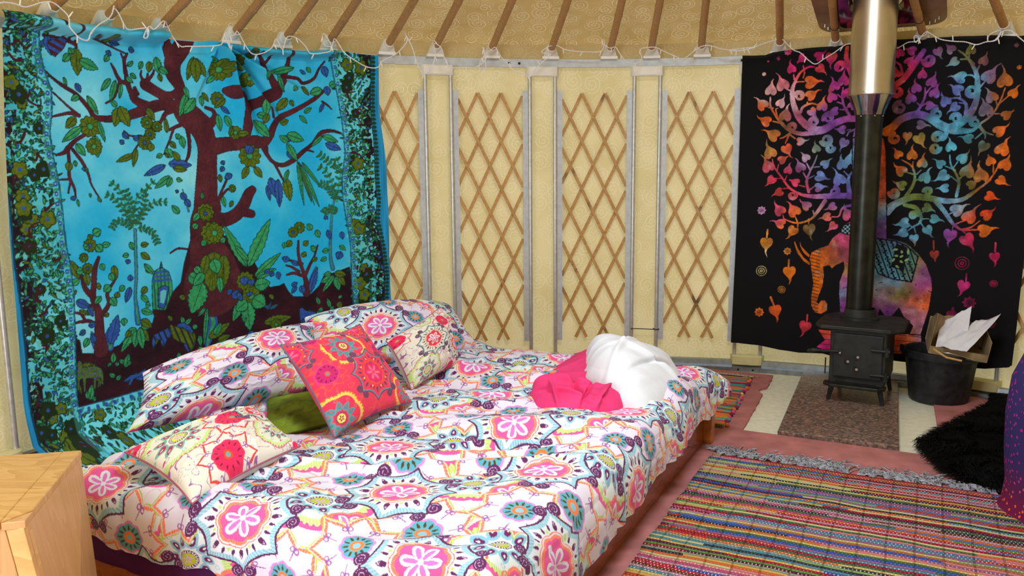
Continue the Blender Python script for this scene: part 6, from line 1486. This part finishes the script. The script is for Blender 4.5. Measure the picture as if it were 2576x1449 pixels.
# purple fitted sheet: skin over the mattress, hanging past its near side
P = []
for k, z in ((0, .322), (.9, .320), (.995, .31), (1.012, .29), (1.014, .20), (1.012, .115), (1.008, .10)):
    a, b = superel(th, .83 * k + 1e-4, 1.135 * k + 1e-4); zz = np.full(len(th), z)
    if z < .15: zz = zz + .012 * (fbm(th * 8, th * 0, 4) - .5) + .085 * np.clip((a - .25) * 2, 0, 1) * 0 + .09 * np.clip(b * 3 - 1.0, 0, 1)
    wv = 1 + .003 * np.sin(th * 60) * (z < .25)
    P.append(bed_grid(.91 + a * wv, -1.165 + b * wv, np.where((a < -.78), np.maximum(zz, .185), zz)))
o = grid_obj('fitted_sheet', np.array(P), M['purple'], wrap=True); tag(o, 'deep purple sheet showing along the near side of the bed below the duvet', 'sheet')


def duvet():
    ns, ntt = 860, 1000
    sc = np.linspace(-.20, 1.86, ns)[None]; tc = np.linspace(-2.22 - .30, .34, ntt)[:, None]     # cloth coordinates
    sc = sc + 0 * tc; tc = tc + 0 * sc
    warp = .05 * (fbm(sc * 2, tc * 2, 8) - .5)
    hem_f = .70 + .30 * fbm(tc * 2.4, tc * 0, 15) * 1.4; hem_n = .80 + .5 * fbm(sc * 2.6, sc * 0, 16)

    def roll(d, r):
        d = np.maximum(d, 0); a = np.minimum(d / r, PI / 2); out = r * np.sin(a); dn = r * (1 - np.cos(a)) + np.maximum(d - r * PI / 2, 0)
        return out, dn
    cn = np.exp(-((sc + .12) / .22) ** 2 - ((tc - .22) / .24) ** 2)
    dS = (.10 - sc) * hem_f * (1 - .55 * cn); o1, d1 = roll(dS, .13)
    dN = (-2.22 - tc) * hem_n * .75; o2, d2 = roll(dN, .11)
    dF = (tc - .0) * (1 - .55 * cn); o3, d3 = roll(dF, .15)
    s = np.minimum(sc, 0) * 0 + np.maximum(sc, .10) - o1
    t = np.clip(tc, -2.22, .0) - o2 + o3
    dH = sc - 1.62; o4, d4 = roll(dH, .12); s = np.minimum(s, 1.62) + np.where(sc > 1.62, o4, 0); d4 = d4 * .8
    s = s + .02 * np.clip(d1 / .1, 0, 1)
    down = np.maximum(np.maximum(np.maximum(d1, d2), d3), d4) + .25 * np.minimum(d1, np.maximum(d2, d3))
    # world-aligned creases: long ridges running across the bed
    X = BO[0] + s * BU[0] + t * BV[0]; Y = BO[1] + s * BU[1] + t * BV[1]
    wx = X + .12 * fbm(X * 3, Y * 3, 31); wy = Y + .10 * (fbm(X * 2.2, Y * 2.2, 32) - .5) * 2
    soft = lambda a, b, sd, w_: np.exp(-((2 * vnoise(a, b, sd) - 1) / w_) ** 2)
    r1 = soft(wx * 1.1, wy * 5.4, 33, .38); r2 = soft(wx * 2.2, wy * 9, 34, .35); r3 = soft(wx * 4 + 3, wy * 8, 35, .3)
    puff = fbm(X * 2.2, Y * 2.6, 36)
    flat_ = np.clip(1 - d1 / .08, 0, 1) * np.clip(1 - d2 / .08, 0, 1)
    z = .352 + .040 * (puff - .45) + (.036 * r1 + .017 * r2 + .008 * r3) * (.35 + .65 * flat_) - down
    # bulk of the quilt swelling where it is bunched against the pillows
    z = z + .05 * np.exp(-((s - 1.42) / .14) ** 2) * np.exp(-((t + .1) / .5) ** 2) * (.6 + .8 * fbm(X * 6, Y * 6, 37))
    z = z + .035 * np.exp(-((s - .10) / .16) ** 2) * (d1 < .05) * .6
    z = np.maximum(z, .11 + .04 * fbm(s * 7, t * 7, 3))
    # vertical pleats on the hanging sides
    pl = .016 * (fbm(tc * 7, d1 * 2, 41) - .5) * 2 * np.clip(d1 / .12, 0, 1) + .006 * np.sin(tc * 44 + 3 * np.sin(tc * 9)) * np.clip(d1 / .15, 0, 1); s = s - pl
    pn = (.02 * (fbm(sc * 6, d2 * 2, 42) - .5) * 2 + .006 * np.sin(sc * 40 + 2 * np.sin(sc * 7))) * np.clip(d2 / .08, 0, 1); t = t + pn - .012
    # pointed loose corner over the foot leg
    s = s - .06 * cn; t = t - .02 * cn; z = z - .02 * cn
    P = bed_grid(s, t, z)
    col = bedding(sc + warp * 0, tc)
    o = grid_obj('duvet', P, M['cloth_print'], None, col)
    tag(o, 'crumpled white duvet printed with large pink, turquoise and plum medallions', 'duvet')


duvet()


# ---- pillows and cushions
def pillow(name, C4, thick, print_fn, label, cat, back=None, piping=None, n=200, m=200, puff=(.5, .5), bow=.06, wr=.006, seed=1, group=None, size=(.45, .45), pinch=.0, sag=None):
    """C4: four corners bottom-left, bottom-right, top-right, top-left in world metres"""
    A, B, Cc, D = [np.array(q, float) for q in C4]
    u = np.linspace(-1, 1, m)[None]; v = np.linspace(-1, 1, n)[:, None]
    # edges bow inwards between the corners
    uu = u * (1 - bow * (1 - v * v)); vv = v * (1 - bow * (1 - u * u))
    a = ((uu + 1) / 2)[..., None]; b = ((vv + 1) / 2)[..., None]
    base = (A * (1 - a) + B * a) * (1 - b) + (D * (1 - a) + Cc * a) * b
    N_ = np.cross(B - A, D - A); N_ /= np.linalg.norm(N_)
    if N_[1] > 0 or (abs(N_[1]) < .3 and N_[2] < 0): N_ = -N_
    pr_ = np.clip((1 - u ** 2), 0, 1) ** puff[0] * np.clip((1 - v ** 2), 0, 1) ** puff[1]
    W = fbm(u * 3 + seed, v * 3, seed); cr_ = ridge(u * 2.5 + W * 1.5, v * 3 + W, seed + 3) ** 3
    edge = np.clip((1 - np.maximum(np.abs(u), np.abs(v))) * 5, 0, 1)
    radial = ridge(np.arctan2(v, u) * 2.8, 0 * u + seed, seed + 5) ** 2 * (1 - edge) * np.clip((1 - np.maximum(np.abs(u), np.abs(v))) * 25, 0, 1)
    h = thick / 2 * pr_ * (1 + .18 * (W - .5)) + wr * (cr_ - .4) * edge + wr * .8 * radial
    if sag: base = base + np.array([0, 0, 1.]) * (sag * (1 - u ** 2) * (v * .5 + .5))[..., None]
    front = base + N_ * h[..., None]; rear = base - N_ * (thick * .45 * pr_)[..., None]
    X = (uu + 0 * v) * size[0] / 2; Y = (vv + 0 * u) * size[1] / 2
    root = empty(name, tuple((A + B) / 2), label, cat, group)
    f = grid_obj('front_cover', front, M['cloth_print'] if print_fn else back, root, print_fn(X, Y) if print_fn else None)
    k = 4
    grid_obj('back_cover', rear[::k, ::k], back or M['grey_back'], root, (print_fn(X[::k, ::k], Y[::k, ::k]) if back is M['cloth_print'] else None))
    if piping:
        ring = np.concatenate([base[0, ::4], base[::4, -1], base[-1, ::-4], base[::-4, 0]])
        mb = MB(); mb.tube(ring, .0035, 6); mb.build('piping', piping, root, smooth=True)
    return root


def big_print(o_): return lambda X, Y: bedding(X, Y, o_)


pillow('pillow', [(-1.455, 3.00, .395), (-.83, 3.60, .39), (-.93, 3.80, .66), (-1.455, 3.17, .585)], .29, big_print((.14, .11)), 'large flowered pillow with pink medallion leaning at the near head end of the bed', 'pillow', M['cloth_print'], None, 240, 340, (.42, .42), .07, .009, 3, 'bed pillows matching the duvet', (.78, .48), sag=.03)
pillow('pillow', [(-.98, 3.72, .40), (-.18, 4.42, .385), (-.36, 4.62, .60), (-1.0, 3.92, .66)], .26, big_print((-.12, .0)), 'large flowered pillow behind the red cushion at the far head end', 'pillow', M['cloth_print'], None, 220, 360, (.42, .42), .05, .009, 8, 'bed pillows matching the duvet', (.95, .48), sag=.045)
pillow('cushion', [(-.93, 2.93, .385), (-.60, 3.24, .385), (-.66, 3.62, .40), (-1.05, 3.42, .40)], .08, None, 'plain olive green cushion wedged under the red cushion', 'cushion', M['green'], None, 80, 80, (.45, .45), .05, .012, 4)


def cushion_print(specs, pal, bg):
    def fn(X, Y):
        sh = X.shape; x, y = X.ravel(), Y.ravel(); col = np.zeros((len(x), 3), np.float32) + S(bg)
        q = np.abs(((vnoise(x * 30 + 9, y * 30, 5) * 3) % 1) - .5); col[q < .035] = S(pal['curl'])
        for kind, cx, cy, R, rot in specs: medallion(x, y, col, cx, cy, R, rot, kind, pal)
        return col.reshape(sh + (3,))
    return fn


red_specs = [('C', -.02, .115, .105, .3), ('C', -.18, -.175, .105, .1), ('C', .20, -.17, .085, .8), ('C', .03, .255, .08, .2), ('B', -.12, .215, .075, 0), ('B', -.155, .02, .078, .3), ('B', .17, .05, .078, .5), ('B', .0, -.235, .07, .1), ('B', .20, .17, .06, .1),
             ('A', .04, -.05, .118, .2), ('A', -.225, .16, .08, .2), ('A', .13, .205, .09, .6)]
pillow('cushion', [(-.665, 2.955, .385), (-.425, 3.375, .395), (-.652, 3.48, .71), (-.885, 3.09, .708)], .19, cushion_print(red_specs, PALR, (236, 60, 92)), 'red cushion with teal and yellow medallions propped on a corner', 'cushion', plain('raspberry_cotton', (222, 60, 100), .8, 0, .04), M['pipe_teal'], 220, 220, (.5, .5), .10, .007, 11, 'square scatter cushions', (.46, .46))
cr_specs = [('C', -.125, .07, .125, .3), ('C', .14, .21, .08, .1), ('C', .17, -.12, .09, .8), ('B', .055, .03, .115, 0), ('B', -.05, -.155, .11, .3), ('B', .225, -.225, .05, .5), ('B', -.22, .20, .05, .1),
            ('A', .18, .07, .11, .2), ('A', -.01, .225, .095, .6)]
pillow('cushion', [(-.965, 2.36, .385), (-.745, 2.78, .415), (-1.00, 3.10, .47), (-1.28, 2.62, .455)], .19, cushion_print(cr_specs, PALC, (230, 227, 215)), 'cream flowered cushion lying flat at the near end of the bed', 'cushion', M['grey_back'], M['pipe_pink'], 240, 240, (.5, .5), .10, .007, 21, 'square scatter cushions', (.46, .46))
c3_specs = [('C', -.12, -.165, .11, .3), ('B', .12, .12, .10, .1), ('B', -.20, .17, .085, .2), ('B', .10, -.225, .075, .2), ('A', -.03, .02, .115, .2), ('A', .17, -.09, .10, .6), ('C', .0, .215, .07, .2), ('B', .23, .235, .055, 0), ('A', .235, .03, .05, 0)]
pillow('cushion', [(-.455, 3.60, .385), (-.265, 4.02, .40), (-.37, 4.20, .655), (-.58, 3.72, .585)], .20, cushion_print(c3_specs, PALC, (230, 227, 215)), 'cream flowered cushion standing against the far pillow', 'cushion', M['grey_back'], M['pipe_pink'], 200, 200, (.5, .5), .08, .009, 31, 'square scatter cushions', (.46, .46))


# ---- crumpled cloths: a skin over a footprint, folded by ridged noise
def crumple(name, foot, peak, H, mat, label, cat, seed, base=.365, n=120, m=300, sharp=.5, fold=.02, exp=2.0, crease=()):
    F_ = smooth_path([(*p, 0) for p in list(foot) + [foot[0]]], 12)[:-1, :2]
    L_ = np.cumsum(np.r_[0, np.hypot(*np.diff(np.vstack([F_, F_[:1]]), axis=0).T)]); q = np.linspace(0, L_[-1], m, endpoint=False)
    Fp = np.stack([np.interp(q, L_, np.r_[F_[:, k], F_[0, k]]) for k in (0, 1)], 1)
    t = np.linspace(0, 1, n)[:, None]; pk = np.array(peak); tt = 1 - (1 - t) ** 1.35
    x = pk[0] + (Fp[:, 0] - pk[0]) * tt; y = pk[1] + (Fp[:, 1] - pk[1]) * tt
    z = base + H * (1 - tt ** exp) ** sharp
    # crisp folds: planes of cloth meeting along creases, never along the radii only
    wx = x + .10 * (fbm(x * 4, y * 4 + z * 3, seed) - .5); wy = y + .10 * (fbm(x * 4 + 9, y * 4 - z * 3, seed + 1) - .5)
    w = np.zeros_like(x)
    for k, (an, fr, am) in enumerate(((.5, 2.6, 1.), (2.2, 3.6, .8), (1.3, 6.5, .3))):
        c_, s_ = math.cos(an), math.sin(an); w = w + am * (np.abs(2 * ((wx * c_ + wy * s_ + (z - base) * .5) * fr % 1) - 1) * vnoise(x * 5 + k, y * 5 + z * 4, seed + k) * 1.6 - .5)
    w = w + 2.4 * (fbm(x * 3.2, y * 3.2 + z * 2, seed + 9, 2) - .4)
    for (ax, ay, bx, by, wd, am) in crease:
        d = np.array([bx - ax, by - ay]); l2 = d @ d; u_ = ((x - ax) * d[0] + (y - ay) * d[1]) / l2; s2 = ((x - ax) * -d[1] + (y - ay) * d[0]) / math.sqrt(l2)
        w = w + am * np.exp(-(s2 / wd) ** 2) * np.clip(1.2 - np.abs(u_ - .5) * 1.6, 0, 1)
    env = np.clip((1 - t) * 5, .0, 1)
    rad = np.stack([x - pk[0], y - pk[1]], -1); rad = rad / (np.linalg.norm(rad, axis=-1, keepdims=True) + 1e-6)
    k = tt ** 1.5
    x = x + rad[..., 0] * fold * w * k * (.3 + env); y = y + rad[..., 1] * fold * w * k * (.3 + env); z = z + fold * w * (1 - k * .6) * env
    P = np.stack([x, y, z], -1)
    last = P[-1:].copy(); last[..., :2] = pk + (last[..., :2] - pk) * .93; last[..., 2] = base - .012
    o = grid_obj(name, np.concatenate([P, last]), mat, wrap=True)
    return tag(o, label, cat)


M['pinkc'] = M['pink']
crumple('pink_pillowcase', [(.10, 3.80), (.16, 3.62), (.30, 3.42), (.50, 3.36), (.66, 3.60), (.70, 3.95), (.58, 4.30), (.42, 4.38), (.26, 4.18)], (.42, 3.92), .10, M['pink'], 'bright pink cotton case lying flat, half under the white cloth', 'pillowcase', 5, .375, sharp=.9, fold=.010, exp=1.3, crease=((.12, 3.8, .45, 3.6, .02, 1.6), (.40, 4.3, .35, 3.5, .03, 1.5)))
crumple('pink_bundle', [(.085, 3.58), (.07, 3.42), (.11, 3.28), (.22, 3.20), (.36, 3.22), (.46, 3.32), (.44, 3.46), (.34, 3.60), (.20, 3.66)], (.23, 3.45), .085, M['pink'], 'scrunched end of bright pink cotton in front of the white cloth', 'pillowcase', 15, .368, sharp=.5, fold=.014, exp=5.0, crease=((.10, 3.50, .34, 3.30, .016, -3.4), (.12, 3.56, .40, 3.38, .012, 2.6), (.10, 3.42, .30, 3.26, .012, 2.6), (.24, 3.6, .30, 3.24, .012, -2.6), (.16, 3.62, .42, 3.44, .010, -2.0), (.34, 3.24, .40, 3.42, .010, 2.4), (.18, 3.24, .16, 3.46, .010, 2.2), (.28, 3.22, .36, 3.52, .009, -2.0)))
crumple('white_bundle', [(.295, 3.80), (.33, 3.58), (.42, 3.36), (.55, 3.31), (.68, 3.47), (.78, 3.70), (.80, 3.94), (.72, 4.12), (.55, 4.16), (.37, 4.04)], (.445, 3.80), .222, M['white'], 'heap of crumpled white bed linen near the foot of the bed', 'linen', 25, .366, 140, 360, sharp=.60, fold=.018, exp=1.9, crease=((.40, 3.7, .80, 3.62, .02, 1.4), (.42, 3.5, .60, 3.9, .016, 1.2), (.5, 3.45, .82, 3.85, .014, -1.4)))


# ------------------------------------------------------------------ fairy lights along the top rail
def lights_():
    P = np.array([[float(q) for q in p.split(',')] for p in F_path.split(';')]) / 1000
    Q = smooth_path(P, 5)
    e = empty('fairy_lights', tuple(Q[0]), 'string of clear fairy lights looped along the roof poles and both tapestries', 'string lights')
    T = np.gradient(Q, axis=0); T /= np.linalg.norm(T, axis=1)[:, None] + 1e-9
    L = np.cumsum(np.r_[0, np.linalg.norm(np.diff(Q, axis=0), axis=1)])
    q = np.arange(0, L[-1], .006); C_ = np.stack([np.interp(q, L, Q[:, k]) for k in range(3)], 1)
    Tt = np.gradient(C_, axis=0); Tt /= np.linalg.norm(Tt, axis=1)[:, None] + 1e-9
    up = np.array([.1, .2, 1.]); N1 = np.cross(Tt, up); N1 /= np.linalg.norm(N1, axis=1)[:, None] + 1e-9; N2 = np.cross(Tt, N1)
    for k in range(2):
        ph = q / .010 * PI + k * PI
        W_ = C_ + (N1 * np.cos(ph)[:, None] + N2 * np.sin(ph)[:, None]) * .0022
        mb = MB(); mb.tube(W_, .0019, 5); mb.build('strand', M['string'], e, smooth=True)
    rs = random.Random(5); s = .12; k = 0
    while s < L[-1] - .05 and k < 95:
        c_ = np.array([np.interp(s, L, Q[:, j]) for j in range(3)]); d = np.array([rs.uniform(-.6, .6), rs.uniform(-.3, .1), -1 if rs.random() < .75 else .6]); d /= np.linalg.norm(d)
        mb = MB(); mb.tube([c_, c_ + d * .012, c_ + d * .026], [.0022, .0034, .0030], 8); mb.ball(c_ + d * .029, .0034, 8, 5)
        mb.build('bulb', M['socket'], e, smooth=True); s += rs.uniform(.085, .14); k += 1


lights_()
